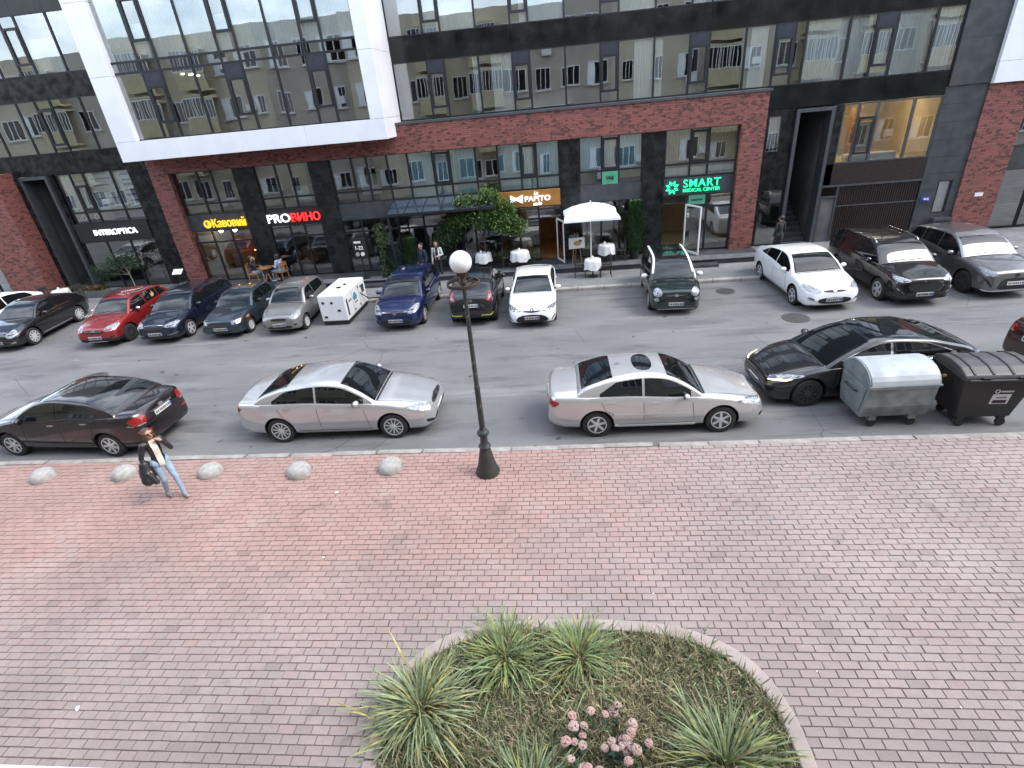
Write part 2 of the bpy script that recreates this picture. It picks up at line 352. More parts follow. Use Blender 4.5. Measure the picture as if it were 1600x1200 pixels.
# pavers: running bond
def bed_r(x, y, a, b_): return (abs(x)/a)**3+(abs((y-3.2))/b_)**3
PX, PY = .2188, .1155
cells = []
rng = random.Random(3)
nr = int((9.25-1.6)/PY)
shift = 0
for r_ in range(nr):
    y = 9.25-PY*(r_+.5); shift = (r_ % 2)*PX*.5+rng.uniform(-.03, .03)
    for c_ in range(-68, 62):
        x = c_*PX+shift
        if not inview((x, y, .12)) or bed_r(x, y, 2.36, 1.74) < 1: continue
        cells.append((x, y))
def tintof(x, y):
    red = max(0, min(1, (y-4.2)/3.5))*max(0, min(1, (2.2-x)/6+.25)); v = rng.uniform(.94, 1.06)
    red = min(1, red*1.25+(.25 if rng.random() < .06 else 0)+rng.uniform(-.08, .1)); red = max(0, red)
    g = (.325, .262, .246); rd = (.38, .226, .19)
    k = .80 if rng.random() < .025 else 1
    return tuple((g[i]*(1-red)+rd[i]*red)*v*k for i in range(3))+(1,)
def paver_geo(x, y, z, hw, hh, sl):
    c = .005
    return [(x-hw, y-hh, z-.03), (x+hw, y-hh, z-.03), (x+hw, y+hh, z-.03), (x-hw, y+hh, z-.03), (x-hw+c, y-hh+c, z+sl[0]), (x+hw-c, y-hh+c, z+sl[1]), (x+hw-c, y+hh-c, z+sl[1]), (x-hw+c, y+hh-c, z+sl[0])]
PF = [(4,5,6,7), (0,1,5,4), (1,2,6,5), (2,3,7,6), (3,0,4,7)]
cells.sort(key=lambda c: c[0]**2+c[1]**2)
pv = []; 
for k in range(24):
    x, y = cells[k*40]
    pv.append(rawmesh('paver', paver_geo(0, 0, 0, PX/2-.0025, PY/2-.0025, (0, 0)), PF, MT['paver'], [tintof(x*0+1.5, 3.4)]*5))
for (x, y) in cells[:300]:
    o = obj('paver', rng.choice(pv), plaza, (x+rng.uniform(-.002, .002), y, .12+rng.uniform(-.002, .002))); o.rotation_euler = (rng.uniform(-.012, .012), rng.uniform(-.008, .008), rng.uniform(-.01, .01))
v = []; f = []; tn = []
for (x, y) in cells[300:]:
    n0 = len(v); a = rng.uniform(-.0035, .0035); v += paver_geo(x+rng.uniform(-.004, .004), y+rng.uniform(-.002, .002), .12+rng.uniform(-.0025, .0025)+.004*math.sin(x*1.3+y*.7)*math.sin(y*2.1-x*.4), PX/2-.0025, PY/2-.0025, (a, -a)); f += [tuple(i+n0 for i in q) for q in PF]; tn += [tintof(x, y)]*5
o = obj('pavers', rawmesh('pavers', v, f, MT['paver'], tn), plaza); o['kind'] = 'stuff'
# paving further out, beyond the frame
m = MT['paver']
# manhole covers
def manhole(x, y, z, r, label, c=(.06, .058, .056)):
    e = empty('manhole_cover', (x, y, z), 0, label, 'manhole cover', 'manhole covers')
    MB().lathe([(r, 0), (r, .008), (r*.93, .012)], 28).build('rim', col('iron', (.09, .085, .08), (.05, .045, .04), .7), e)
    mb = MB().lathe([(r*.9, .006), (r*.9, .014)], 28)
    for i in range(-4, 5):
        for j in range(-4, 5):
            if math.hypot(i, j) < 4.3: mb.box(i*r*.19-r*.06, i*r*.19+r*.06, j*r*.19-r*.06, j*r*.19+r*.06, .014, .02)
    mb.build('cover', col('iron_worn', c, tuple(k*1.5 for k in c), .6), e)
manhole(7.11, 15.98, .002, .40, 'round iron manhole cover in front of the white hatchback car')
manhole(5.78, 18.75, .002, .33, 'dark manhole cover near the far kerb between two parked cars', (.02, .02, .02))
manhole(-14.9, 14.0, .002, .42, 'worn manhole cover in the road left of the silver saloon', (.12, .12, .12))

# ================================================================ OFFICE BUILDING (across the road)
B0 = Vector((-4, 24, 0))
bld = empty('office_building', B0, 0, 'modern office building with red brick frame, white box frame and dark glass', 'building')
def bm_(): return MB(B0)
def bx(name, mat, *a, bevel=0, parent=bld): return bm_().box(*a).build(name, MT[mat] if isinstance(mat, str) else mat, parent, bevel=bevel)
# brick frame
bx('brick_pier', 'brick', -17.2, -16.38, 23.0, 24.3, .3, 5.08)
bx('brick_pier', 'brick', 7.03, 7.92, 23.0, 24.3, .12, 5.08)
bx('brick_band', 'brick', -17.2, 7.92, 23.0, 24.3, 5.083, 6.12)
bm_().box(-6.28, 8.0, 22.95, 24.05, 6.12, 6.2).build('ledge_cap', MT['frame_grey'], bld)
bx('brick_pier', 'brick', -26.3, -24.4, 23.0, 24.3, .12, 5.6)
bx('brick_pier', 'brick', 16.12, 17.66, 23.9, 24.6, .12, 5.66)
# room shells behind the glass
def room(x0, x1, y0, y1, z0, z1, mat, name='interior'):
    mb = bm_(); mb.add([(x0,y0,z0),(x1,y0,z0),(x1,y1,z0),(x0,y1,z0),(x0,y0,z1),(x1,y0,z1),(x1,y1,z1),(x0,y1,z1)], [(0,1,2,3),(7,6,5,4),(1,5,6,2),(2,6,7,3),(3,7,4,0)])
    me = bpy.data.meshes.new(name); me.from_pydata(mb.v, [], mb.f); me.materials.append(MT[mat]); return obj(name, me, bld)
def window(x0, x1, z0, z1, Y, op=None, blind=None, glass='glass', fw_=.035, bmat='blind', fmat='frame', tilt=.0038):
    c = Vector(((x0+x1)/2, Y, (z0+z1)/2))
    mb = MB(); hx, hz = (x1-x0)/2-.001, (z1-z0)/2-.001; t = fw_
    mb.box(-hx, hx, -.03, .06, -hz, -hz+t); mb.box(-hx, hx, -.03, .06, hz-t, hz)
    mb.box(-hx, -hx+t, -.028, .058, -hz+t, hz-t); mb.box(hx-t, hx, -.028, .058, -hz+t, hz-t)
    w = mb.build('window', MT[fmat], bld, loc=c-B0)
    pb = MB(); pb.add([(-hx+t*.5, 0, -hz+t*.5), (hx-t*.5, 0, -hz+t*.5), (hx-t*.5, 0, hz-t*.5), (-hx+t*.5, 0, hz-t*.5)], [(0,1,2,3)])
    p = pb.build('pane', MT[glass], w, loc=(0, .01, 0)); p.rotation_euler = (random.uniform(-tilt, tilt), 0, random.uniform(-tilt, tilt))
    if op:
        sb = MB(); za, zb = op[0]-c.z, op[1]-c.z; k = .085; a = hx-.02
        sb.box(-a, a, -.05, .0, za, za+k); sb.box(-a, a, -.05, .0, zb-k, zb); sb.box(-a, -a+k, -.05, .0, za+k, zb-k); sb.box(a-k, a, -.05, .0, za+k, zb-k)
        sb.build('sash', MT['frame'], w)
        if len(op) > 2: MB().box(-a, a, -.02, -.004, zb+.003, hz-t).build('top_panel', col('navy_panel', (.03, .035, .05), None, .3), w)
    if blind:
        u0, u1, w0, w1 = blind
        mb = MB(); xa, xb = -hx+2*hx*u0+.02, -hx+2*hx*u1-.02; n = max(3, int((xb-xa)/.09)); za, zb = -hz+2*hz*w0, -hz+2*hz*w1
        vs = []; fs = []
        for i in range(n*2+1):
            xx = xa+(xb-xa)*i/(n*2); yy = .16+(.025 if i % 2 else 0); vs += [(xx, yy, za), (xx, yy, zb)]
            if i: fs.append((2*i-2, 2*i, 2*i+1, 2*i-1))
        mb.add(vs, fs).build('curtain', MT[bmat], w)
    return w
def panels(xs, z0, z1, Y, mat, d=.12, name='panel', gap=.006):
    for a, b_ in zip(xs, xs[1:]): bx(name, mat, a+gap/2, b_-gap/2, Y-.02+random.uniform(0, .004), Y+d, z0+gap/2, z1-gap/2)
rb = random.Random(11)
# main curtain wall, plane Y=24
XS = [-6.26, -4.90, -4.22, -2.87, -1.55, -.88, .475, 1.81, 2.48, 3.82, 5.13, 5.84, 7.15, 8.22, 8.89, 9.29, 10.79, 11.71, 12.41, 13.75, 14.67]
OPS = {1, 4, 7, 10, 13, 17}
BL1 = {3: (.35, 1, 0, 1), 8: (.45, 1, 0, 1), 9: (0, .28, 0, 1), 12: (.2, .8, 0, 1), 2: (.8, 1, 0, 1), 15: (0, 1, 0, 1), 16: (0, .95, 0, 1), 17: (0, 1, 0, 1), 18: (0, 1, 0, 1), 19: (0, 1, 0, 1)}
for i in range(len(XS)-1):
    a, b_ = XS[i], XS[i+1]
    window(a, b_, 6.22, 8.25, 24, (6.57, 7.83, 1) if i in OPS else None, BL1.get(i))
    bl = (0, 1, 0, 1) if rb.random() < .35 else ((rb.choice([0, .5]), 1, 0, 1) if rb.random() < .5 else None)
    window(a, b_, 9.10, 11.15, 24, (9.45, 10.7, 1) if i in OPS else None, bl)
panels(XS, 8.25, 9.10, 24, 'spandrel'); panels(XS, 11.15, 12.0, 24, 'spandrel')
panels([7.95, 8.89, 10.79, 12.41, 14.67], 5.42, 6.22, 24, 'spandrel')
room(-6.2, 14.6, 24.15, 29, 6.2, 8.6, 'room'); room(-6.2, 14.6, 24.15, 29, 9.05, 11.4, 'room')
# left wing
XL = [-29.5, -28.2, -26.9, -25.4, -24.05, -22.68, -21.81, -21.12, -19.74, -17.2]
for i in range(len(XL)-1):
    window(XL[i], XL[i+1], 6.22, 8.26, 24, (6.5, 7.9) if i in (2, 6) else None, None)
    window(XL[i], XL[i+1], 9.13, 11.2, 24, (9.5, 10.8) if i in (2, 6) else None, (0, 1, 0, .6) if i in (4, 7) else None)
panels(XL, 8.26, 9.13, 24, 'granite'); panels(XL, 5.38, 6.22, 24, 'granite'); panels(XL, 11.2, 12, 24, 'granite')
room(-29.4, -17.3, 24.15, 29, 6.2, 8.6, 'room'); room(-29.4, -17.3, 24.15, 29, 9.05, 11.4, 'room')
XI = [-22.34, -21.69, -21.06, -19.71, -18.84]
for i in range(4):
    window(XI[i], XI[i+1], 3.69, 5.36, 24, (3.75, 4.85) if i == 1 else None, (0, 1, 0, 1) if i != 1 else (0, 1, .1, .75), bmat='blind' if i != 1 else 'curtain')
    window(XI[i], XI[i+1], 3.2, 3.685, 24, None, (0, 1, 0, 1), bmat='violet_film') if 'violet_film' in MT else window(XI[i], XI[i+1], 3.2, 3.685, 24, None, (0, 1, 0, 1), bmat=(col('violet_film', (.11, .12, .34), (.08, .09, .26)) and 'violet_film'))
BLP = col('blue_print', (.10, .20, .45)); GRP = col('pale_print', (.35, .42, .45))
for k in range(6): bx('poster_print', BLP if k % 2 else col('blue_print2', (.16, .26, .46)), -19.45+.05*(k % 2), -19.0, 24.13, 24.14, 5.12-k*.22, 5.12-k*.22+(.05 if k % 2 else .1))
for k in range(4): bx('poster_print', GRP, -20.9, -19.9-.1*(k % 3), 24.13, 24.14, 4.2+k*.28, 4.2+k*.28+.04)
for x in (-22.0, -21.35): bm_().lathe([(.09, -.01), (.12, -.01), (.12, .0), (.09, .0)], 16, (x, 24.13, 3.44), axis='y', cap=False).build('poster_print', MT['blind'], bld)
bx('sign_fascia', 'black', -22.5, -18.84, 23.9, 24.1, 2.36, 3.195)
for a, b_ in ((-22.5, -21.3), (-21.3, -20.1), (-20.1, -18.84)): window(a, b_, .14, 2.35, 24, None, None, 'glass_shop')
room(-22.4, -18.9, 24.15, 27, .1, 5.38, 'room_dark')
for k in range(9): bx('panel', 'granite', -18.83, -17.25, 23.95+.003*(k % 2), 24.1, .12+k*.59, .12+(k+1)*.59-.006)
bx('panel', 'granite', -24.4, -24.02, 23.95, 24.1, .12, 5.37); 
# left portal: grey frame round a deep passage
def portal(x0, x1, z1, z0=.12):
    m_ = bm_(); k = .13
    m_.box(x0, x0+k, 23.8, 24.4, z0, z1); m_.box(x1-k, x1, 23.8, 24.4, z0, z1); m_.box(x0+k, x1-k, 23.8, 24.4, z1-k, z1); m_.build('portal_frame', MT['frame_grey'], bld)
    room(x0+.05, x1-.05, 24.4, 30, z0, z1, 'room_dark', 'passage')
    for s in range(9): bx('stair', 'slate', x0+.15, x1-.15, 24.3+s*.3, 24.3+(s+1)*.3-.004, z0, z0+.17*(s+1))
portal(-24.02, -22.66, 5.37); portal(9.30, 10.72, 5.37)
bx('panel', 'granite', -22.655, -22.505, 23.96, 24.1, .12, 5.37); bx('panel', 'granite', -22.5, -18.84, 23.97, 24.1, 5.3, 5.38) if 0 else None
for a, b_ in ((-29.5, -28), (-28, -26.3)): window(a, b_, .14, 3, 24, None, None, 'glass_shop')
bx('panel', 'granite', -29.5, -24.4, 24.0, 24.1, 3.0, 5.37)
# right wing
bx('panel', 'granite', 7.92, 8.33, 23.97, 24.1, .12, 5.41); window(8.33, 8.86, 3.88, 5.2, 24, None, (0, 1, .1, 1)); bx('panel', 'granite', 8.332, 9.29, 23.97, 24.1, 2.45, 3.87); bx('panel', 'granite', 8.87, 9.29, 23.97, 24.1, 3.874, 5.2); bx('panel', 'granite', 8.34, 9.29, 23.97, 24.1, 5.204, 5.41)
window(8.34, 9.28, .14, 2.44, 24, None, None)
bx('panel', 'granite', 10.73, 11.08, 23.97, 24.1, 2.45, 5.41)
XR = [11.09, 11.68, 12.35, 13.65, 14.62]
for i in range(4): window(XR[i], XR[i+1], 3.25, 5.4, 24, (3.55, 4.9) if i == 1 else None, None, 'glass_shop', fw_=.045, fmat='frame_grey')
room(11.0, 14.7, 24.2, 28.5, 3.2, 5.45, 'room_warm')
for x in (11.3, 11.55, 12.0, 12.15, 12.7, 13.2, 13.9): bm_().lathe([(.07, 0), (.07, .03)], 10, (x, 24.8+rb.uniform(0, 1.7), 5.40)).build('ceiling_lamp', pm('showroom_lamp', (1, .82, .56), emit=55), bld)
bx('cabinet', 'room_dark', 11.75, 12.3, 26.5, 27, 3.25, 4.9); bx('sill_bench', 'white', 11.7, 13.6, 24.35, 24.8, 3.25, 3.5); bx('cabinet', 'wood', 12.6, 13.0, 26.2, 26.6, 3.25, 5.1)
bx('shelf_block', 'room_dark', 12.4, 12.9, 25.2, 25.5, 3.5, 4.6)
bx('lower_panel', 'brown_panel', 10.74, 14.62, 23.97, 24.1, 2.44, 3.24)
g_ = bx('gate_beam', 'frame_grey', 10.73, 14.62, 23.95, 24.1, 2.36, 2.435)
for i in range(34): x = 11.5+i*.0915; bx('slat', 'brown_panel', x, x+.06, 24.02, 24.06, .2, 2.355)
bx('gate_back', 'brown_panel', 11.45, 14.6, 24.12, 24.16, .12, 2.36)
m_ = bm_(); m_.box(10.8, 10.86, 23.96, 24.1, .12, 2.0); m_.box(11.4, 11.46, 23.96, 24.1, .12, 2.355); m_.box(10.86, 11.4, 23.96, 24.1, 1.94, 2.0); m_.build('gate_door_frame', MT['frame_grey'], bld)
bx('gate_door', 'room_dark', 10.86, 11.4, 24.02, 24.08, .13, 1.94); bx('rail', 'frame_grey', 11.46, 14.6, 24.0, 24.015, 1.55, 1.6)
for k in range(9):
    z0 = .12+k*.62; bx('panel', 'slate', 14.63, 15.28, 23.96, 24.1, z0, z0+.614); bx('panel', 'slate', 15.82, 16.11, 23.96, 24.1, z0, z0+.614)
    if z0 > 2.5 or z0 < .3: bx('panel', 'slate', 15.283, 15.817, 23.96, 24.1, z0, z0+.614)
bx('panel', 'slate', 15.283, 15.817, 23.96, 24.1, 2.3, 2.59); bx('panel', 'slate', 15.283, 15.817, 23.96, 24.1, .74, 1.03)
window(15.3, 15.8, 1.03, 2.3, 24, None, (0, 1, 0, 1))
for k in range(4):
    z0 = 5.7+k*1.5; bx('panel', 'slate', 14.675, 16.11, 23.9, 24.1, z0, z0+1.494)
m_ = bm_(); m_.box(15.35, 16.05, 23.7, 23.95, .12, .85); m_.build('vent_box', MT['frame_grey'], bld)
for k in range(6): bx('louvre', 'frame', 15.4, 16.0, 23.685, 23.7, .2+k*.1, .26+k*.1)
# right white frame
bx('white_panel', 'white_panel', 16.12, 24, 23.75, 24.6, 5.665, 6.35, bevel=.01); bx('white_panel', 'white_panel', 16.12, 17.1, 23.75, 24.6, 6.358, 8.6, bevel=.01); bx('white_panel', 'white_panel', 16.12, 17.1, 23.75, 24.6, 8.608, 12, bevel=.01)
for a in (17.1, 18.4, 19.7, 21): window(a, a+1.3, 6.36, 8.6, 24.1); window(a, a+1.3, 8.6, 11, 24.1)
room(17.1, 22.3, 24.3, 28, 6.3, 11, 'room')
for a in (17.66, 19.0, 20.3, 21.6): window(a, a+1.3, .2, 2.5, 24.3); window(a, a+1.3, 3.3, 5.6, 24.3)
bx('sign_fascia', 'slate', 17.66, 24, 24.2, 24.4, 2.5, 3.3); room(17.7, 23, 24.5, 28, .1, 5.6, 'room_dark')
# plain upper storeys, above the frame
for k in range(1):
    z0 = 12+k*2.95; bx('upper_wall', 'spandrel', -30, 24, 24.02, 24.4, z0+2.05, z0+2.95); bx('upper_glazing', 'spandrel', -30, 24, 24.2, 24.4, z0, z0+2.05)
bx('core', 'room_dark', -30, 24, 30.2, 42, .1, 14.9); bx('roof', 'concrete', -30.2, 24.2, 24.05, 42, 14.96, 15.2)
# protruding white box
XB = [-16.3, -15.14, -14.42, -13.15, -11.97, -11.26, -10.0, -8.82, -8.10, -6.86]
def wp(*a): bx('white_panel', 'white_panel', *a, bevel=.008)
for (z0, z1) in ((6.43, 8.62), (8.628, 10.9), (10.908, 13.5)):
    wp(-17.09, -16.21, 21.66, 24.0, z0, z1); wp(-6.82, -6.28, 21.66, 24.0, z0, z1)
xs = [-17.09, -14.6, -12.0, -9.4, -6.28]
for a, b_ in zip(xs, xs[1:]): wp(a+.003, b_-.003, 21.66, 24.0, 5.72, 6.422)
for i in range(9):
    op = i in (1, 4, 7)
    window(XB[i], XB[i+1], 6.43, 8.68, 21.9, (6.95, 8.2, 1) if op else None, None)
    window(XB[i], XB[i+1], 8.68, 9.03, 21.9, None, None)
    window(XB[i], XB[i+1], 9.03, 11.3, 21.9, (9.6, 10.9) if op else None, (0, 1, 0, 1) if i not in (1, 4) else (0, .7, 0, .5))
    window(XB[i], XB[i+1], 11.3, 13.4, 21.9, None, (0, 1, 0, 1))
room(-16.2, -6.85, 22.1, 29, 6.43, 8.66, 'room'); room(-16.2, -6.85, 22.1, 29, 9.0, 13.4, 'room')
for k in range(7): bm_().box(rb.uniform(-15.5, -7.5), 0, 0, 0, 0, 0) if 0 else bm_().lathe([(.06, 0), (.06, .03)], 10, (rb.uniform(-15.5, -7.5), rb.uniform(23.5, 26), 8.6)).build('ceiling_lamp', MT['lamp_white'], bld)
wp(-17.09, -6.28, 21.66, 24.0, 13.508, 14.2)
# shop infill, plane Y=23.25
YI = 23.25
for (a, b_) in ((-13.63, -12.68), (-10.3, -9.39), (.09, .90), (3.37, 4.26)):
    for k in range(8): bx('column_slab', 'granite', a+.002, b_-.002, 23.16+.003*(k % 2), 23.5, .335+k*.593, .335+(k+1)*.593-.005)
def rowwin(xs, z0, z1, **k): 
    for a, b_ in zip(xs, xs[1:]): window(a, b_, z0, z1, YI, **k)
for xs in ([-16.38, -15.26, -14.64, -13.63], [-12.68, -11.79, -11.15, -10.3], [-9.39, -8.46, -7.83, -6.95]):
    rowwin(xs, 3.75, 5.08, glass='glass_shop'); rowwin(xs, 3.30, 3.75, glass='glass_shop')
xs = [-6.95, -6.09, -5.05, -4.35, -3.28, -2.38]; bl = [None, 1, 1, 1, None]
for i in range(5):
    window(xs[i], xs[i+1], 3.75, 5.08, YI, (3.8, 5.0) if i == 2 else None, (0, 1, 0, 1) if bl[i] else None, bmat='blue_film'); window(xs[i], xs[i+1], 3.3, 3.75, YI, None, (0, 1, 0, 1) if bl[i] else None, bmat='blue_film')
xs = [-2.38, -1.46, -.82, .09]
for i in range(3): window(xs[i], xs[i+1], 3.77, 5.08, YI, (3.82, 5.0) if i == 1 else None, (0, 1, 0, 1), bmat='blue_film' if i != 1 else 'curtain'); window(xs[i], xs[i+1], 3.3, 3.77, YI, None, (0, 1, 0, 1), bmat='blue_film')
xs = [.90, 1.79, 2.46, 3.37]
for i in range(3): window(xs[i], xs[i+1], 3.79, 5.08, YI, (3.83, 5.0) if i == 1 else None, (0, 1, 0, 1), bmat='blue_film' if i != 1 else 'curtain'); window(xs[i], xs[i+1], 3.28, 3.79, YI)
xs = [4.26, 5.24, 5.93, 7.03]
BEI = col('beige_curtain', (.40, .34, .22), (.30, .25, .16), .8, 2)
for i in range(3): window(xs[i], xs[i+1], 3.80, 5.08, YI, (3.85, 5.0) if i == 1 else None, (0, 1, 0, 1), bmat='beige_curtain'); window(xs[i], xs[i+1], 3.32, 3.80, YI, None, (0, 1, 0, .7), bmat='curtain')
for a, b_ in ((-16.38, -13.63), (-12.68, -10.3), (-9.39, -6.95), (-6.95, -2.5), (.90, 3.37), (4.26, 7.03)):
    bx('sign_fascia', 'slate' if a not in (-12.68,) else 'black', a, b_, YI-.04, YI+.2, 2.62, 3.295)
def ground(xs, tr=2.1, top=2.615, g='glass_shop', **k):
    for a, b_ in zip(xs, xs[1:]): window(a, b_, .34, tr, YI, glass=g, **k); window(a, b_, tr, top, YI, glass=g)
ground([-16.38, -15.45, -14.55, -13.63]); ground([-12.68, -11.8, -11.14, -10.3]); ground([-9.39, -8.55, -7.65, -6.95]); ground([-6.95, -5.8, -4.7, -3.6, -2.5]); ground([-2.5, -1.7, -.85]); ground([.90, 1.75, 2.5, 3.37])
window(-.85, .09, 2.1, 2.615, YI, glass='glass_shop')
ground([5.22, 6.03, 7.03], bmat='blue_film', blind=None, g='glass'); window(4.26, 5.2, 2.28, 2.615, YI)
bx('door_post', 'frame', 5.2, 5.22, YI-.03, YI+.06, .34, 2.615)
# shop rooms
for a, b_, mt, z1 in ((-16.3, -13.0, 'room_dark', 2.62), (-13, -9.8, 'room_dark', 2.62), (-9.8, -2.6, 'room_dark', 2.62), (-2.5, .5, 'wood', 2.62), (.5, 3.8, 'room', 2.62), (3.8, 7.0, 'room_warm', 2.62)): room(a, b_, 23.5, 27, .33, z1, mt)
room(-16.3, -6.9, 23.5, 28, 3.29, 5.1, 'room'); room(-6.9, 7, 23.5, 28, 3.29, 5.1, 'room')
for x in (-15.9, -15.2, -14.2): bm_().lathe([(.05, 0), (.11, .1), (.03, .16)], 10, (x, 24.6, 2.25)).build('pendant_lamp', MT['lamp_warm'], bld)
m_ = bm_(); m_.tube([(-14.9, 25.2, 1.2), (-14.5, 25.2, 1.15), (-14.5, 25.2, 2.2)], .02, 6); m_.tube([(-14.42, 25.2, 1.4), (-14.42, 25.2, 2.2)], .02, 6); m_.tube([(-14.0, 25.2, 1.6), (-14.0, 25.2, 2.15)], .02, 6); m_.tube([(-13.75, 25.2, 1.5), (-13.75, 25.2, 2.5)], .02, 6); m_.build('neon_tube', MT['neon'], bld)
for x in (-12.2, -11.4, -10.8, -8.9, -7.6, -1.2, -.3, 1.4, 4.8, 6.1): bm_().lathe([(.06, 0), (.06, .03)], 8, (x, 24.8, 2.57)).build('ceiling_lamp', MT['lamp_warm'] if x < 4 and x > -3 else MT['lamp_white'], bld)
for x in (-15.8, -14.2, -12.2, -10.9, -9.0, -7.4, -5.4, -3.8, -1.9, 1.5, 2.8): bx('counter', rb.choice(['room', 'room_dark', 'wood']), x-.35, x+.35, 25.2, 25.8, .335, rb.uniform(1.0, 1.7))
for x in (-15.6, -13.2, -11.9, -10.4, -8.6, -5.5, -3.2): bx('cabinet', rb.choice(['room', 'curtain', 'room']), x-.4, x+.4, 25.4, 25.8, 3.3, rb.uniform(3.9, 4.6))
# open glass door leaves
def leaf(x, y, rz, w, h, z, mat='white', label=None):
    e = MB(); k = .055
    e.box(0, w, -.02, .02, 0, k*1.5); e.box(0, w, -.02, .02, h-k, h); e.box(0, k, -.02, .02, k*1.5, h-k); e.box(w-k, w, -.02, .02, k*1.5, h-k)
    o = e.build('door_leaf', MT[mat], bld, loc=Vector((x, y, z))-B0); o.rotation_euler = (0, 0, rz)
    MB().add([(k, 0, k*1.5), (w-k, 0, k*1.5), (w-k, 0, h-k), (k, 0, h-k)], [(0,1,2,3)]).build('pane', MT['glass_shop'], o); MB().bar((w-.09, -.05, .9), (w-.09, -.05, 1.2), .025).build('handle', MT['frame'], o)
leaf(5.18, 23.2, R(-62), .95, 1.93, .335); leaf(-.12, 23.2, R(-68), .75, 1.75, .335)
# glass entrance canopy
cv = empty('entrance_canopy', (-4.9, 22.6, 2.95), 0, 'dark glass entrance canopy sloping out above the shop door behind the tree', 'canopy')
xs = np.linspace(-2.05, 2.35, 7)
for a, b_ in zip(xs, xs[1:]): MB().add([(a+.015, .6, .34), (b_-.015, .6, .34), (b_-.015, -.75, 0), (a+.015, -.75, 0)], [(0,1,2,3)]).build('pane', col('canopy_glass', (.03, .045, .06), (.02, .03, .04), .12), cv)
mb = MB(); mb.bar((-2.07, -.77, -.03), (2.37, -.77, -.03), .05, .09)
for a in xs: mb.bar((a, .6, .33), (a, -.77, -.012), .035, .06)
mb.bar((-2.07, .58, .3), (2.37, .58, .3), .05, .08); mb.build('canopy_frame', MT['frame'], cv)
for a in (-2.0,): MB().bar((a, -.74, -.05), (a, -.74, -2.62), .07).build('post', MT['frame'], cv)

# ---------------------------------------------------------------- shop signs
def fit_text(txt, w, h, mat, parent, loc, bold=0, name='lettering', space=1, shear=0):
    me = text_mesh(txt, 1, mat, .03, bold, space=space, shear=shear)
    co = np.empty(len(me.vertices)*3); me.vertices.foreach_get('co', co); co = co.reshape(-1, 3)
    mn, mx_ = co.min(0), co.max(0); co[:, 0] = (co[:, 0]-mn[0])/(mx_[0]-mn[0])*w; co[:, 1] = (co[:, 1]-mn[1])/(mx_[1]-mn[1])*h
    out = np.stack([co[:, 0], -co[:, 2], co[:, 1]], 1); me.vertices.foreach_set('co', out.ravel()); me.update()
    return obj(name, me, parent, loc)
def sign(name, loc, label): return empty(name, loc, 0, label, 'sign')
YEL = pm('yellow_light', (1, .55, .03), emit=.5); RED = pm('red_light', (.9, .03, .03), emit=.8); WHT = pm('white_light', (.95, .96, 1), emit=.55); GRN = pm('green_light', (.03, .75, .36), emit=.5)
s = sign('shop_sign', (-15.63, 23.12, 2.74), 'yellow glowing Cyrillic lettering with cup emblem above the coffee shop')
fit_text('Кавовий', 1.55, .38, YEL, s, (.40, 0, 0), .004)
MB().lathe([(.05, -.02), (.17, -.02), (.17, .03), (.05, .03)], 16, (.17, 0, .16), axis='y').build('emblem', YEL, s); MB().ell((.17, -.06, .2), (.06, .02, .09)).build('emblem_bean', RED, s)
s = sign('shop_sign', (-12.66, 23.12, 2.74), 'white and red glowing lettering above the wine shop window')
fit_text('PRO', 1.03, .36, WHT, s, (0, 0, 0), .008); fit_text('ВИНО', 1.3, .36, RED, s, (1.09, 0, 0), .008)
s = sign('shop_sign', (-2.5, 23.1, 2.63), 'orange wooden cafe sign board with white lettering and bow tie emblem')
MB().box(0, 2.58, 0, .15, 0, .64).build('board', col('orange_board', (.36, .17, .035), (.28, .125, .025), .45, 2), s, bevel=.01)
fit_text('PAPITO', 1.05, .2, WHT, s, (1.12, -.04, .22), .012); fit_text('La', .18, .12, WHT, s, (1.5, -.04, .475), .004, shear=.3); fit_text('cafe', .36, .13, WHT, s, (1.45, -.04, .05), .004, shear=.3)
MB().prism([(.5, .18), (.76, .29), (1.02, .16), (1.05, .5), (.76, .38), (.52, .5)], -.05, -.01).build('emblem', WHT, s)
s = sign('shop_sign', (4.3, 23.12, 2.66), 'green glowing lettering with petal emblem on the clinic fascia')
fit_text('SMART', 1.45, .30, GRN, s, (.72, 0, .26), .01, space=1.1); fit_text('MEDICAL CENTER', 1.45, .13, GRN, s, (.72, 0, .08), .006)
mb = MB()
for k in range(8):
    a = k*PI/4+PI/8; c_, s_ = math.cos(a), math.sin(a); mb.prism([(.28+c_*.07, .29+s_*.07), (.28+c_*.18-s_*.06, .29+s_*.18+c_*.06), (.28+c_*.28, .29+s_*.28), (.28+c_*.18+s_*.06, .29+s_*.18-c_*.06)], -.04, 0)
mb.build('emblem', GRN, s)
s = sign('shop_sign', (-21.6, 23.86, 2.6), 'white glowing lettering on black fascia of the optician on the left'); fit_text('INTEROPTICA', 2.15, .25, WHT, s, (0, 0, .05), .003)
s = sign('window_sign', (1.8, 23.2, 3.27), 'small green panel with dark letters on the first floor window by the parasol')
MB().box(0, .63, 0, .03, 0, .48).build('board', col('green_board', (.08, .36, .20), (.06, .30, .17), .5), s); fit_text('УЗД', .3, .14, MT['plate_ink'], s, (.16, -.03, .17), .004)
s = sign('window_sign', (5.29, 23.2, 2.22), 'small pale green panel above the open glass door of the clinic'); MB().box(0, .65, 0, .02, 0, .37).build('board', col('green_board2', (.10, .34, .22), (.08, .28, .18), .5), s); MB().box(.1, .55, -.012, -.001, .15, .22).build('print', col('dark_green', (.02, .10, .06)), s)
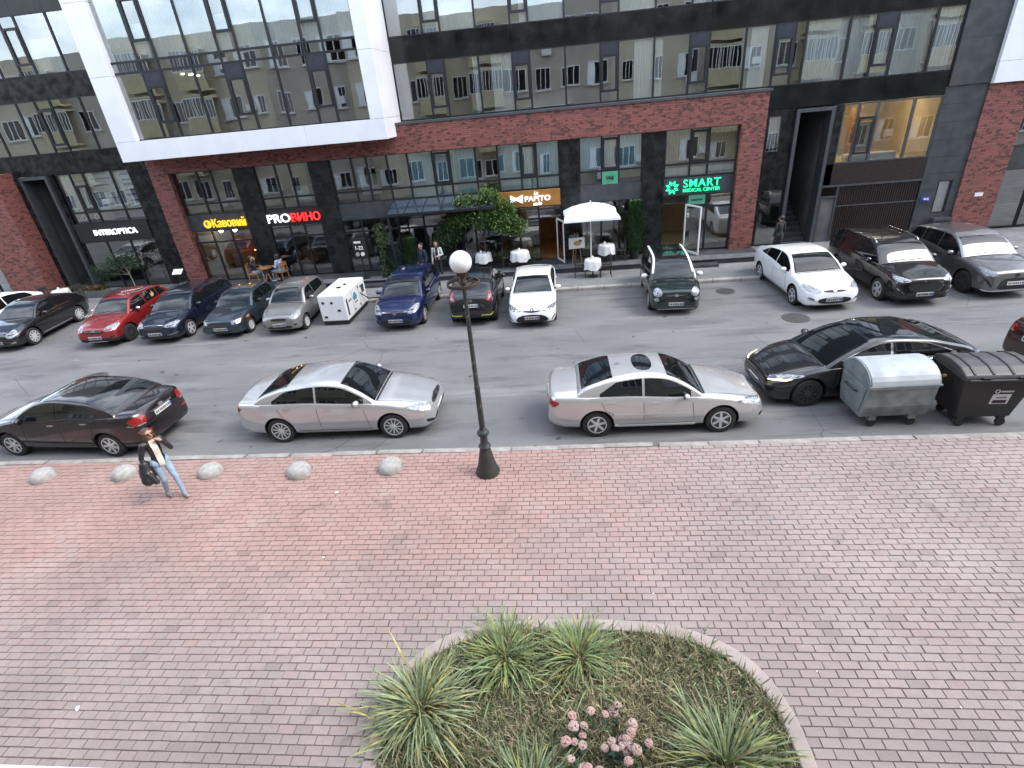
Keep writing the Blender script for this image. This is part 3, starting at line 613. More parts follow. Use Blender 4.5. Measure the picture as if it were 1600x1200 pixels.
s = sign('address_plate', (14.75, 23.92, 1.52), 'small blue address plate on the grey pillar at right'); MB().box(0, .36, 0, .03, 0, .2).build('plate', col('blue_plate', (.03, .05, .30), (.03, .05, .26), .4), s); fit_text('4-6', .2, .1, MT['white'], s, (.08, -.03, .06), .004)
s = sign('notice', (16.75, 23.86, 1.6), 'small white notice fixed on the right brick pier'); MB().box(0, .3, 0, .03, 0, .14).build('plate', MT['white'], s)
# parking sign on a post
s = sign('post_sign', (-8.45, 22.1, .33), 'black board on a post reading 1-22 with round symbols in front of shop')
MB().bar((0, 0, 0), (0, 0, .95), .05).build('post', MT['frame'], s); MB().box(-.3, .3, -.02, .02, .85, 1.75).build('board', MT['black'], s, bevel=.02); MB().lathe([(.2, 0), (.2, .03)], 14).build('foot', MT['frame'], s)
fit_text('1-22', .32, .15, MT['white'], s, (-.16, -.035, 1.25), .01); MB().lathe([(.085, -.03), (.085, .0)], 16, (.1, -.02, 1.06), axis='y').build('symbol', MT['white'], s); MB().lathe([(.085, -.03), (.085, .0)], 16, (-.12, -.02, 1.06), axis='y').build('symbol', col('grey_symbol', (.4, .4, .4)), s); MB().box(-.2, .1, -.03, -.02, 1.52, 1.6).build('symbol', MT['white'], s)
s = sign('notice_stand', (-17.0, 22.2, .33), 'small white slanted info board on a thin stand beside the left brick pier'); MB().tube([(0, 0, 0), (0, 0, .75)], .02).build('post', MT['frame'], s); o = MB().box(-.22, .22, -.15, .15, -.01, .01).build('board', MT['white'], s, loc=(0, 0, .8)); o.rotation_euler = (R(35), 0, 0)

# ================================================================ APARTMENT BLOCK behind the camera (seen mirrored in the glass)
AB = empty('apartment_building', (0, -.6, 0), 0, 'beige panel apartment block mirrored in the office windows', 'building')
WALLA = pm('beige_render', (.58, .52, .40), (.47, .42, .32), .5, .9); WALLB = pm('grey_render', (.46, .43, .36), (.37, .345, .29), .6, .9); YELL = pm('ribbed_panel', (.56, .50, .33), (.46, .41, .26), 3, .8)
FL = 3.0; NF = 4
secs = []; x = -66
while x < 66: w_ = random.choice([6.4, 9.6, 6.4]); secs.append((x, x+w_, random.choice([0, 0, .9, 0]) if (x > 8 or x+w_ < -8) else 0)); x += w_
wf = MB(); wf.box(-.75, .75, 0, .05, -.75, -.68); wf.box(-.75, .75, 0, .05, .68, .75)
for k in (-.75, -.27, .21, .68): wf.box(k, k+.07, 0, .05, -.68, .68)
WFM = wf.mesh('window', MT['white']); WPM = MB().box(-.7, .7, .0, .02, -.7, .7).mesh('pane', MT['car_glass']); WSM = MB().box(-.85, .85, 0, .16, -.84, -.77).mesh('window_sill', MT['white'])
CUR = MB().box(-.68, -.2, .021, .03, -.68, .68).mesh('curtain', MT['blind'])
ACM = MB().box(-.4, .4, .08, .36, -.27, .27).lathe([(.2, .36), (.2, .375)], 14, (-.1, 0, 0), axis='y').mesh('air_conditioner', MT['white'])
for i, (a, b_, d) in enumerate(secs):
    MB().box(a, b_-.01, -11, d, 0, NF*FL+.8).build('wall', WALLA if i % 3 else WALLB, AB)
    nb = round((b_-a)/2.15)
    for fl in range(NF):
        for k in range(nb):
            cx = a+(k+.5)*(b_-a)/nb; cz = fl*FL+1.9
            if abs(cx) < .9 and abs(cz-6.7) < 1.6: continue
            if (i+k) % 4 == 1 and fl > 0 and abs(cx) > 3.5:      # glazed balcony with ribbed front
                bl_ = MB(); bl_.box(cx-1.15, cx+1.15, d, d+1.0, cz-1.75, cz-1.6); bl_.box(cx-1.15, cx+1.15, d+.92, d+1.0, cz-1.6, cz-.55)
                for q in range(8): bl_.box(cx-1.12+q*.28, cx-1.06+q*.28, d+1.0, d+1.03, cz-1.6, cz-.55)
                o = bl_.build('balcony', YELL, AB)
                for q in (-1, 0, 1): obj('window', WFM, o, (cx+q*.76, d+.95, cz+.15)).scale = (.6, 1, .9); 
                for q in (-1, 0, 1): obj('pane', WPM, o, (cx+q*.76, d+.93, cz+.15)).scale = (.62, 1, .95)
                MB().box(cx-1.15, cx+1.15, d, d+1.0, cz+.85, cz+1.0).build('balcony_roof', YELL, o)
                continue
            if random.random() < .03: continue
            w = obj('window', WFM, AB, (cx+random.uniform(-.15, .15), d, cz)); w.scale = (random.choice([.55, .8, 1, 1, 1.25]), 1, random.choice([.85, 1, 1])); obj('pane', WPM, w); obj('window_sill', WSM, w)
            if random.random() < .5: obj('curtain', CUR, w)
            if random.random() < .28: obj('air_conditioner', ACM, w, (random.choice([-1.2, 1.15, .3]), 0, random.choice([-.2, -1.15])))
# the photographer's own window sill
MB().box(-2.2, 1.2, .0, .924, 5.955, 6.0).build('outer_window_sill', MT['white_panel'], AB)
# ================================================================ CARS
def pchip(pts):
    xs = np.array([p[0] for p in pts], float); ys = np.array([p[1] for p in pts], float); h = np.diff(xs); dl = np.diff(ys)/h; d = np.zeros(len(xs))
    for i in range(1, len(xs)-1):
        if dl[i-1]*dl[i] > 0: w1 = 2*h[i]+h[i-1]; w2 = h[i]+2*h[i-1]; d[i] = (w1+w2)/(w1/dl[i-1]+w2/dl[i])
    d[0] = dl[0]; d[-1] = dl[-1]
    def f(x):
        x = min(max(x, xs[0]), xs[-1]); i = min(int(np.searchsorted(xs, x, 'right')-1), len(xs)-2); t = (x-xs[i])/h[i]
        return float((2*t**3-3*t*t+1)*ys[i]+(t**3-2*t*t+t)*h[i]*d[i]+(-2*t**3+3*t*t)*ys[i+1]+(t**3-t*t)*h[i]*d[i+1])
    return f
def chaikin(p, n=2):
    for _ in range(n):
        q = []
        for i in range(len(p)):
            a, b_ = p[i], p[(i+1) % len(p)]; q += [(a[0]*.75+b_[0]*.25, a[1]*.75+b_[1]*.25), (a[0]*.25+b_[0]*.75, a[1]*.25+b_[1]*.75)]
        p = q
    return p
class Car:
    """x in the tables runs from the front bumper (0) to the tail (L); local +X is forward"""
    def __init__(s, name, label, pos, heading, paint_, L=4.6, W=1.8, H=1.46, wf=.9, wr=3.6, r=.32, gc=.19, nose=.70, cowl=(1.2, .96), rf=(1.95, 1.38), pk=2.5, rr=(3.2, 1.40), bk=(4.0, 1.08), tail=None, belt=(.92, .99), k=.25, scale=1, group='parked cars', clad=0, hoodb=.0, fplan=.62, rplan=.72, mid=None, bmid=None, cat='car', rtop=0):
        s.L, s.W, s.H, s.r = L, W, H, r; s.k = k; s.belt = belt; s.cowl = cowl; s.rf = rf; s.bk = bk; s.rr = rr; s.wf, s.wr = wf, wr
        s.root = empty(name, pos, heading, label, cat, group, scale)
        tail = tail if tail is not None else bk[1]-.02
        hatch = bk[0] > L-.35
        zs0, zs1 = belt
        top = [(0, .47), (.015, .53), (.05, nose-.10), (.12, nose-.03), (.26, nose+.01), (cowl[0]*.6, (nose+cowl[1])/2+.035+hoodb), (cowl[0], cowl[1]), (cowl[0]+.35, zs0+.03), (L*.6, zs1+.02)]
        if hatch: top += [(L-.5, zs1+.03), (L-.16, zs1+.02), (L-.07, zs1-.08), (L-.02, .62), (L, .50)]
        else: top += [(bk[0]-.25, bk[1]-.05), (bk[0]+.05, bk[1]), (L-.28, tail+.015), (L-.10, tail), (L-.05, tail-.07), (L-.015, .62), (L, .5)]
        s.top = pchip(top)
        sh = [(0, .46), (.02, .50), (.07, nose-.16), (.25, nose-.09), (cowl[0]*.7, (nose+zs0)/2-.0), (cowl[0]+.1, zs0-.015), (cowl[0]+.6, zs0), (L*.65, zs1), (L-.6, zs1+.005 if not hatch else zs1+.02), (L-.2, min(zs1+.0, tail-.04) if not hatch else zs1-.02), (L-.07, .78), (L-.015, .56), (L, .49)]
        s.sh = pchip(sh)
        s.bot = pchip([(0, .44), (.02, .33), (.08, gc+.05), (.3, gc), (L-.4, gc+.01), (L-.08, gc+.10), (L-.015, .36), (L, .46)])
        s.plan = pchip([(0, fplan), (.03, fplan+.09), (.10, .80), (.25, .90), (.5, .955), (.9, .985), (L*.4, 1), (L*.7, 1), (L-.7, .98), (L-.3, .93), (L-.12, .87), (L-.03, rplan+.06), (L, rplan)])
        cm = mid or ((cowl[0]+rf[0])/2, (cowl[1]+rf[1])/2+.035); bmd = bmid or ((rr[0]+bk[0])/2, (rr[1]+bk[1])/2+.045)
        s.can = pchip([(cowl[0]-.04, cowl[1]-.06), (cowl[0]+.04, cowl[1]), cm, rf, ((rf[0]+pk)/2, H-.012), (pk, H), rr, bmd, (bk[0], bk[1]), (bk[0]+.04, bk[1]-.06)])
        st = list(np.linspace(0, .4, 16)**1.0)+list(np.linspace(.45, L-.45, 74))+list(np.linspace(L-.4, L, 16))
        V = []; F = []
        def ring(half): return half+[(x, -y, z) for (x, y, z) in half[1:-1]][::-1]
        rings = []
        for x in st:
            w = W/2*s.plan(x); zb, zs, zt = s.bot(x), s.sh(x), s.top(x); zs = max(zs, zb+.015); zt = max(zt, zs+.008); hs = zs-zb; dt = zt-zs
            half = [(x, 0, zb), (x, .5*w, zb), (x, .86*w, zb+.01*min(1, hs*3)), (x, .95*w, zb+.10*hs), (x, .982*w, zb+.24*hs), (x, .998*w, zb+.42*hs), (x, w, zb+.60*hs), (x, .994*w, zb+.74*hs), (x, .984*w, zb+.86*hs), (x, .972*w, zb+.93*hs), (x, .945*w, zs), (x, .89*w, zs+.42*dt), (x, .78*w, zs+.66*dt), (x, .6*w, zs+.84*dt), (x, .3*w, zs+.965*dt), (x, 0, zt)]
            rings.append(ring(half))
        def tomesh(rings):
            n = len(rings[0]); V = [(L/2-p[0], p[1], p[2]) for q in rings for p in q]; F = []
            for i in range(len(rings)-1):
                for j in range(n): F.append((i*n+j, i*n+(j+1) % n, (i+1)*n+(j+1) % n, (i+1)*n+j))
            F += [tuple(range(n))[::-1], tuple((len(rings)-1)*n+j for j in range(n))]
            return V, F
        V, F = tomesh(rings)
        me = bpy.data.meshes.new('body'); me.from_pydata(V, [], F)
        bm = bmesh.new(); bm.from_mesh(me); bmesh.ops.remove_doubles(bm, verts=bm.verts, dist=1e-5); bmesh.ops.recalc_face_normals(bm, faces=bm.faces)
        if clad: bmesh.ops.bisect_plane(bm, geom=bm.verts[:]+bm.edges[:]+bm.faces[:], plane_co=(0, 0, clad), plane_no=(0, 0, 1))
        bm.to_mesh(me); bm.free()
        Ra = r+.055; tmp = obj('tmp', me); cut = MB()
        for wx in (wf, wr): cut.lathe([(Ra, -W), (Ra, W)], 40, (L/2-wx, 0, r+.01), axis='y')
        cu = cut.build('tmpc', MT['black']); md = tmp.modifiers.new('b', 'BOOLEAN'); md.object = cu; md.operation = 'DIFFERENCE'; md.solver = 'EXACT'
        dg = bpy.context.evaluated_depsgraph_get(); me2 = bpy.data.meshes.new_from_object(tmp.evaluated_get(dg)); bpy.data.objects.remove(tmp); bpy.data.objects.remove(cu)
        # canopy
        crs = []; hr = H-zs0
        for x in np.linspace(cowl[0]-.04, bk[0]+.04, 64):
            zs = s.sh(x)-.04; wb = W/2*s.plan(x)*.925; zc = s.can(x); ze = zc-.05-.03*min(1, max(0, (x-rf[0]+.2)/.3))*min(1, max(0, (rr[0]+.2-x)/.3)); ze = max(ze, zs+.008)
            yy = lambda z: wb*(1-k*max(0, (z-zs-.04)/hr)**1.2)
            half = [(x, 0, zs-.02)]+[(x, yy(zs+t*(ze-zs)), zs+t*(ze-zs)) for t in (0, .12, .3, .5, .7, .86, 1)]
            ye = yy(ze); dz = max(zc-ze, .004); half += [(x, ye*.965, ze+.42*dz), (x, ye*.89, ze+.64*dz), (x, ye*.72, ze+.84*dz), (x, ye*.4, ze+.96*dz), (x, 0, ze+dz)]
            crs.append(ring(half))
        V2, F2 = tomesh(crs)
        s.yy = lambda x, z: W/2*s.plan(x)*.925*(1-k*max(0, (z-s.sh(x))/hr)**1.2)
        bm = bmesh.new(); bm.from_mesh(me2); vs = [bm.verts.new(v) for v in V2]
        for f in F2: bm.faces.new([vs[i] for i in f])
        bmesh.ops.recalc_face_normals(bm, faces=bm.faces[:]); me = bpy.data.meshes.new('body')
        bm.normal_update()
        for f in bm.faces:
            c = f.calc_center_median(); f.smooth = True; f.material_index = 0
            for wx in (wf, wr):
                if abs(math.hypot(c.x-(L/2-wx), c.z-r-.01)-Ra) < .02 and abs(f.normal.y) < .5 and c.z < r+.01+Ra: f.material_index = 1
            if f.normal.z < -.6 and c.z < .35: f.material_index = 1
            if clad and c.z < clad: f.material_index = 1
        bm.to_mesh(me); bm.free(); bpy.data.meshes.remove(me2)
        me.materials.append(paint_); me.materials.append(MT['black']); me.set_sharp_from_angle(angle=R(40))
        s.body = obj('body', me, s.root)
        s.bvh = BVHTree.FromPolygons([v.co for v in me.vertices], [p.vertices[:] for p in me.polygons])
    def decal(s, name, poly, view, mat, off=.005, rnd=0, cell=.09, parent=None, mirror=False):
        """project a flat outline on the body; view: front / rear (y,z), left / right (x,z), top (x,y)"""
        if rnd: poly = chaikin(poly, rnd)
        L2 = s.L/2
        if view in ('left', 'right', 'top'): poly = [(L2-p[0], p[1]) for p in poly]
        bm = bmesh.new(); vs = [bm.verts.new((p[0], p[1], 0)) for p in poly]
        try: bm.faces.new(vs)
        except ValueError: bm.free(); return None
        us = [p[0] for p in poly]; ws = [p[1] for p in poly]
        for ax, lo, hi in ((0, min(us), max(us)), (1, min(ws), max(ws))):
            n = max(1, int((hi-lo)/cell)+1)
            for i in range(1, n):
                no = [0, 0, 0]; no[ax] = 1; co = [0, 0, 0]; co[ax] = lo+(hi-lo)*i/n
                bmesh.ops.bisect_plane(bm, geom=bm.verts[:]+bm.edges[:]+bm.faces[:], plane_co=co, plane_no=no)
        bmesh.ops.triangulate(bm, faces=[f for f in bm.faces if len(f.verts) > 4])
        skirt = {}
        for v in bm.verts:
            u, w = v.co.x, v.co.y
            if view == 'front': o_, d_ = Vector((9, u, w)), Vector((-1, 0, 0))
            elif view == 'rear': o_, d_ = Vector((-9, u, w)), Vector((1, 0, 0))
            elif view == 'left': o_, d_ = Vector((u, 9, w)), Vector((0, -1, 0))
            elif view == 'right': o_, d_ = Vector((u, -9, w)), Vector((0, 1, 0))
            else: o_, d_ = Vector((u, w, 9)), Vector((0, 0, -1))
            loc, no, _, _ = s.bvh.ray_cast(o_, d_)
            if loc is None or (view in ('front', 'rear') and abs(loc.x) < s.L*.12):
                q = o_.copy()
                if view == 'front': q.x = L2-.1
                elif view == 'rear': q.x = -L2+.1
                elif view == 'top': q.z = s.H
                loc, no, _, _ = s.bvh.find_nearest(q)
            if no.dot(d_) > 0: no = -no
            v.co = loc+no*off; skirt[v] = no
        be = [e for e in bm.edges if len(e.link_faces) == 1]; nv = {}
        for e in be:
            for v in e.verts:
                if v not in nv: nv[v] = bm.verts.new(v.co-skirt[v]*(off+.006))
        for e in be:
            a, b_ = e.verts
            try: bm.faces.new([a, b_, nv[b_], nv[a]])
            except ValueError: pass
        bmesh.ops.recalc_face_normals(bm, faces=bm.faces[:])
        me = bpy.data.meshes.new(name); bm.to_mesh(me); bm.free(); me.materials.append(MT[mat] if isinstance(mat, str) else mat)
        smooth_mesh(me, 50)
        # keep outward orientation of the sheet
        return obj(name, me, parent or s.root)
    def both(s, name, poly, view, mat, **k):
        if view in ('front', 'rear', 'top'):
            fl = (lambda p: (p[0], -p[1])) if view == 'top' else (lambda p: (-p[0], p[1]))
            return [s.decal(name, poly, view, mat, **k), s.decal(name, [fl(p) for p in poly], view, mat, **k)]
        return [s.decal(name, poly, 'left', mat, **k), s.decal(name, poly, 'right', mat, **k)]
    def tails(s, z0, z1, yi, wrap=.22, mat='taillight', top=.02):
        yo = s.W/2*.80
        s.both('tail_light', chaikin([(yi, z0+.02), (yo, z0), (yo+.04, z1), (yi+.03, z1+top)], 1), 'rear', mat, cell=.04, off=.007)
        s.both('tail_light', chaikin([(s.L-.09, z0), (s.L-.09, z1), (s.L-.12-wrap*.6, z1-.01), (s.L-.12-wrap, (z0+z1)/2+.02), (s.L-.10-wrap*.3, z0)], 1), 'left', mat, cell=.04, off=.008)
    def glazing(s, pillars=(2.35,), end=(3.75, 3.45), start=.16, quarter=None, rear='top', tint='car_glass', th=.085, bh=.025, chrome=False, wsm=.075, rearh=None, trim=None):
        x0, x1 = s.cowl[0]+.05, s.rf[0]-.02; n = 7
        def edge(x, m): return s.yy(x, s.can(x)-.05)*.985-m
        pts = [(x0+(x1-x0)*i/n, edge(x0+(x1-x0)*i/n, wsm)) for i in range(n+1)]
        s.ws = s.decal('windscreen', pts+[(a, -b_) for a, b_ in pts[::-1]], 'top', tint, cell=.12)
        if rear == 'top':
            x0, x1 = s.rr[0]+.06, s.bk[0]-.08; pts = [(x0+(x1-x0)*i/n, edge(x0+(x1-x0)*i/n, .10)) for i in range(n+1)]
            s.decal('rear_window', pts+[(a, -b_) for a, b_ in pts[::-1]], 'top', tint, cell=.12)
        else:
            zl, zh = rearh or (s.belt[1]+.06, s.rr[1]-.09); wl = s.yy(s.bk[0]-.05, zl)-.10; wh = s.yy(s.bk[0]-.15, zh)-.12
            s.decal('rear_window', chaikin([(-wl, zl), (wl, zl), (wh, zh), (-wh, zh)], 1), 'rear', tint, cell=.12)
        xs = np.linspace(s.cowl[0]+start, end[0], 46); lo = lambda x: s.sh(x)+bh
        def hi(x):
            z = s.can(x)-th
            if x > end[1]: z = min(z, s.can(end[1])-th+(lo(end[0])+.015-(s.can(end[1])-th))*(x-end[1])/(end[0]-end[1]))
            return z
        cuts = [xs[0]]+[p for p in pillars]+[end[0]]
        if chrome or trim:
            P = [(x, hi(x)+.022) for x in xs if hi(x) > lo(x)+.02]; P = P+[(x, lo(x)-.022) for x in (xs[0]+.12, end[0]+.02)][::-1]
            s.both('window_trim', P, 'left', 'chrome' if chrome else trim, off=.004, cell=.15)
        for i in range(len(cuts)-1):
            a, b_ = cuts[i]+(.028 if i else 0), cuts[i+1]-(.028 if i < len(cuts)-2 else 0)
            xx = [x for x in np.linspace(a, b_, 15) if hi(x) > lo(x)+.015]
            if len(xx) < 3: continue
            s.both('side_window', [(x, hi(x)) for x in xx]+[(x, lo(x)) for x in xx[::-1]], 'left', tint, off=.007, cell=.12)
    def wheels(s, style='spoke', n=5, rim='alloy', width=.2, rr=.66):
        r = s.r; key = (style, n, rim, r)
        ty = MB(); ty.lathe([(r*rr, -width/2+.012), (r*.86, -width/2), (r*.965, -width/2+.012), (r, -width/2+.04), (r, width/2-.04), (r*.965, width/2-.012), (r*.86, width/2), (r*rr, width/2-.012)], 30, axis='y', cap=False)
        tm = ty.mesh('wheel', MT['rubber'], 40)
        rm = MB(); R_ = r*rr
        rm.lathe([(R_*.99, .0), (R_*1.02, .012), (R_*.90, .014), (R_*.86, -.05), (.001, -.055)], 30, axis='y', mi=1 if style != 'full' else 0)
        rm.lathe([(R_*1.03, -.004), (R_*1.03, .018), (R_*.93, .018), (R_*.93, -.004)], 30, axis='y')
        for i in range(n):
            a = 2*PI*i/n; c, q = math.cos(a), math.sin(a); wd = {'spoke': .15, 'thin': .07, 'full': .24, 'twin': .10}[style]*R_
            for sg in ((-1, 1) if style == 'twin' else (0,)):
                o0 = sg*wd*.9; P = lambda rad, t, y: (rad*c-t*q, y, rad*q+t*c)
                rm.add([P(R_*.1, o0*.5-wd, .0), P(R_*.1, o0*.5+wd, .0), P(R_*.97, o0*1.6+wd*.8, .008), P(R_*.97, o0*1.6-wd*.8, .008), P(R_*.1, o0*.5-wd, -.03), P(R_*.1, o0*.5+wd, -.03), P(R_*.97, o0*1.6+wd*.8, -.03), P(R_*.97, o0*1.6-wd*.8, -.03)], [(0,1,2,3),(0,4,5,1),(1,5,6,2),(2,6,7,3),(3,7,4,0)])
        rm.lathe([(R_*.24, -.02), (R_*.24, .008), (R_*.15, .014), (.001, .014)], 14, axis='y')
        rmm = rm.mesh('rim', [MT[rim], MT['alloy_dark'] if rim != 'alloy_dark' else MT['black']], 35)
        for wx in (s.wf, s.wr):
            for sg in (1, -1):
                w = obj('wheel', tm, s.root, (s.L/2-wx, sg*(s.W/2-width/2-.025), r)); 
                if sg < 0: w.rotation_euler = (0, 0, PI)
                w.rotation_euler.rotate_axis('Y', random.uniform(0, 1.2))
                obj('rim', rmm, w, (0, width/2-.018, 0))
    def plates(s, zf=.45, zr=.85, w=.26, rear_y=0, h=.055):
        for view, z in (('front', zf), ('rear', zr)):
            if z is None: continue
            p = s.decal('number_plate', [(-w, z-h), (w, z-h), (w, z+h), (-w, z+h)], view, 'plate', off=.018, cell=.13)
            sg = 1 if view == 'front' else -1
            s.decal('plate_band', [(sg*w*-.98*-1, z-h*.9), (sg*w*.84, z-h*.9), (sg*w*.84, z+h*.9), (sg*w*.98, z+h*.9)], view, 'plate_blue', off=.021, parent=p) if view == 'front' else s.decal('plate_band', [(-w*.98, z-h*.9), (-w*.84, z-h*.9), (-w*.84, z+h*.9), (-w*.98, z+h*.9)], view, 'plate_blue', off=.021, parent=p)
            for i in range(8):
                if i in (2, 6) and False: continue
                u = (.72-i*.21-(.04 if i > 1 else 0)-(.04 if i > 5 else 0))*w*sg
                s.decal('plate_mark', [(u-.017, z-h*.6), (u+.017, z-h*.6), (u+.017, z+h*.6), (u-.017, z+h*.6)], view, 'plate_ink', off=.022, parent=p)
    def mirrors(s, x=None, mat=None, z=None, size=1, y=0):
        x = x or s.cowl[0]+.42; z = z or s.sh(x)+.09
        for sg in (1, -1):
            mb = MB(); yb = sg*(s.W/2*.93); mb.ell((s.L/2-x, yb+sg*(.13+y), z), (.075*size, .105*size, .075*size), 12, 8); o = mb.build('door_mirror', mat or s.body.data.materials[0], s.root, 179)
            MB().bar((s.L/2-x-.0, yb-sg*.02, z-.06), (s.L/2-x, yb+sg*.09, z-.02), .05, .03).build('mirror_arm', MT['black'], o)
            MB().ell((s.L/2-x-.066*size, yb+sg*(.13+y), z), (.014, .09*size, .062*size), 12, 8).build('mirror_glass', MT['car_glass'], o)
    def handles(s, xs, z=None, mat=None, w=.09):
        for x in xs:
            zz = z or s.sh(x)-.10
            s.both('door_handle', chaikin([(x-w, zz-.016), (x+w, zz-.016), (x+w, zz+.016), (x-w, zz+.016)], 1), 'left', mat or s.body.data.materials[0], off=.022, cell=.2)
    def seams(s, doors, zb=None, hood=True, wd=.011):
        """thin dark gaps; doors = list of (x at the top, x at the bottom)"""
        for (xt, xb) in doors:
            zt = s.sh((xt+xb)/2)+.01; z0 = zb or s.bot(xb)+.13
            s.both('panel_gap', [(xt-wd/2, zt), (xt+wd/2, zt), (xb+wd/2, z0), (xb-wd/2, z0)], 'left', 'black', off=.0025, cell=.12)
        if len(doors) > 1:
            a, b_ = doors[0][1], doors[-1][1]; z0 = zb or s.bot(a)+.13
            s.both('panel_gap', [(a, z0-wd/2), (b_, z0-wd/2), (b_, z0+wd/2), (a, z0+wd/2)], 'left', 'black', off=.0025, cell=.15)
        if hood:
            x0, x1 = .30, s.cowl[0]-.02; w0, w1 = s.W/2*.66, s.W/2*.80
            s.both('panel_gap', [(x0, w0), (x1, w1), (x1, w1+wd), (x0, w0+wd)], 'top', 'black', off=.0025, cell=.12)
            s.decal('panel_gap', [(x1, -w1), (x1+.05, -w1), (x1+.05, w1), (x1, w1)], 'top', 'black', off=.004, cell=.15)
    def wipers(s):
        x0 = s.cowl[0]+.07
        for y0, y1 in ((.05, .55), (-.5, .02)):
            s.decal('wiper', [(x0-.01, y0), (x0+.006, y0), (x0+.045, y1), (x0+.029, y1)], 'top', 'black', off=.014, cell=.12)
    def badge(s, z, view='front', r=.055, mat='chrome'):
        s.decal('badge', [(r*1.3*math.cos(a), z+r*.85*math.sin(a)) for a in np.linspace(0, 2*PI, 14)[:-1]], view, mat, off=.016, cell=.2)
    def rails(s, mat='chrome'):
        for sg in (1, -1):
            P = []
            for x in np.linspace(s.rf[0]+.15, s.rr[0]-.05, 9):
                z = s.can(x)-.03; P.append((s.L/2-x, sg*(s.yy(x, z)*.90), z+.05))
            P = [(P[0][0]+.06, P[0][1], P[0][2]-.06)]+P+[(P[-1][0]-.06, P[-1][1], P[-1][2]-.06)]
            MB().tube(P, .018, 8).build('roof_rail', MT[mat], s.root, 60)
    def antenna(s, x=None):
        x = x or s.rr[0]-.12; z = s.can(x); MB().prism([(s.L/2-x+.09, z-.01), (s.L/2-x-.06, z-.01), (s.L/2-x-.07, z+.065), (s.L/2-x-.04, z+.06)], -.018, .018).build('roof_aerial', s.body.data.materials[0], s.root)

def P_(n, c, metal=.55, rough=.3, fleck=None): return paint(n, c, metal, rough, fleck)
SILV = P_('silver_paint', (.54, .545, .555), .62, .24); SILV2 = P_('light_silver_paint', (.57, .565, .56), .58, .26); WHITE = P_('white_car_paint', (.80, .81, .82), 0, .3)
BLACK = P_('black_car_paint', (.012, .012, .014), .2, .2); MAROON = P_('dark_maroon_paint', (.018, .0105, .0115), .4, .22); NAVY = P_('dark_blue_paint', (.010, .016, .036), .4, .2); BLUE = P_('blue_paint', (.012, .022, .085), .4, .22)
REDP = P_('red_paint', (.28, .02, .022), .4, .24); GREYM = P_('warm_grey_paint', (.26, .26, .25), .6, .3); GREEN = P_('dark_green_paint', (.006, .019, .017), .3, .2); GRAPH = P_('graphite_paint', (.19, .19, .195), .7, .28); BROWN = P_('copper_brown_paint', (.045, .019, .012), .5, .28); TEAL = P_('slate_blue_paint', (.028, .045, .065), .4, .3); BLK2 = P_('brownish_black_paint', (.011, .0095, .0095), .3, .2)
WB = -PI/2
def std_front(c, hl, grille=None, intake=None, hmat='headlight', gm='black', chrome=None, rnd=1, fog=None):
    c.both('headlight', hl, 'front', hmat, rnd=rnd, off=.008)
    if grille: c.decal('grille', grille+[(-y, z) for y, z in grille[::-1]], 'front', gm, off=.008, rnd=1)
    if chrome: c.decal('grille_bar', chrome+[(-y, z) for y, z in chrome[::-1]], 'front', 'chrome', off=.014)
    if intake: c.decal('air_intake', intake+[(-y, z) for y, z in intake[::-1]], 'front', 'black', off=.008, rnd=1)
    if fog: c.both('fog_light', fog, 'front', 'black', off=.009, rnd=1)

# --- near row -------------------------------------------------
c = Car('silver_saloon', 'silver four-door saloon parked along the near kerb left of the lamp post', (-5.36, 10.87, 0), R(.6), SILV, scale=.97, L=4.82, W=1.82, H=1.47, wf=.97, wr=3.745, r=.33, nose=.80, cowl=(1.28, 1.0), rf=(2.13, 1.42), pk=2.65, rr=(3.35, 1.41), bk=(4.22, 1.12), tail=1.10, belt=(.96, 1.03))
c.glazing((2.72,), (3.86, 3.45), .3); c.wheels('thin', 11, 'alloy', rr=.68); c.plates(.42, .82); c.mirrors(); c.handles((2.45, 3.42), mat='chrome'); c.seams([(1.62, 1.50), (2.72, 2.70), (3.72, 3.40)]); c.wipers()
std_front(c, [(.42, .66), (.50, .76), (.80, .84), (.86, .80), (.80, .67)], [(0, .64), (.40, .66), (.42, .74), (0, .77)], [(0, .30), (.55, .30), (.60, .40), (0, .44)], chrome=[(0, .70), (.40, .70), (.40, .725), (0, .725)], fog=[(.62, .34), (.76, .36), (.80, .46), (.62, .40)])
c.tails(.86, .99, .5, .14); c.badge(.71); c.both('sill_trim', [(1.5, .235), (3.3, .245), (3.3, .265), (1.5, .255)], 'left', 'chrome', off=.006); c.decal('interior_shade', [(1.38, -.1), (1.46, -.1), (1.46, -.55), (1.38, -.5)], 'top', 'blind', off=.007) if 0 else None
c = Car('light_silver_saloon', 'light silver saloon with sunroof and rear window sticker right of the lamp post', (1.86, 10.66, 0), R(.8), SILV2, scale=.975, L=4.70, W=1.73, H=1.43, wf=.95, wr=3.62, r=.325, nose=.76, cowl=(1.32, .96), rf=(2.12, 1.38), pk=2.6, rr=(3.2, 1.38), bk=(4.02, 1.10), tail=1.06, belt=(.92, .99), k=.27)
c.glazing((2.62,), (3.62, 3.2), .3); c.wheels('spoke', 6, 'alloy', rr=.64); c.plates(.42, .8); c.mirrors(size=.9); c.handles((2.40, 3.30)); c.seams([(1.60, 1.52), (2.62, 2.60), (3.55, 3.3)]); c.wipers(); c.antenna()
std_front(c, [(.46, .62), (.48, .74), (.78, .80), (.82, .72), (.74, .63)], [(0, .62), (.30, .63), (.34, .73), (0, .74)], [(0, .30), (.5, .30), (.52, .40), (0, .42)], hmat='headlight_dark', fog=[(.6, .32), (.7, .33), (.7, .42), (.6, .41)]); c.badge(.68)
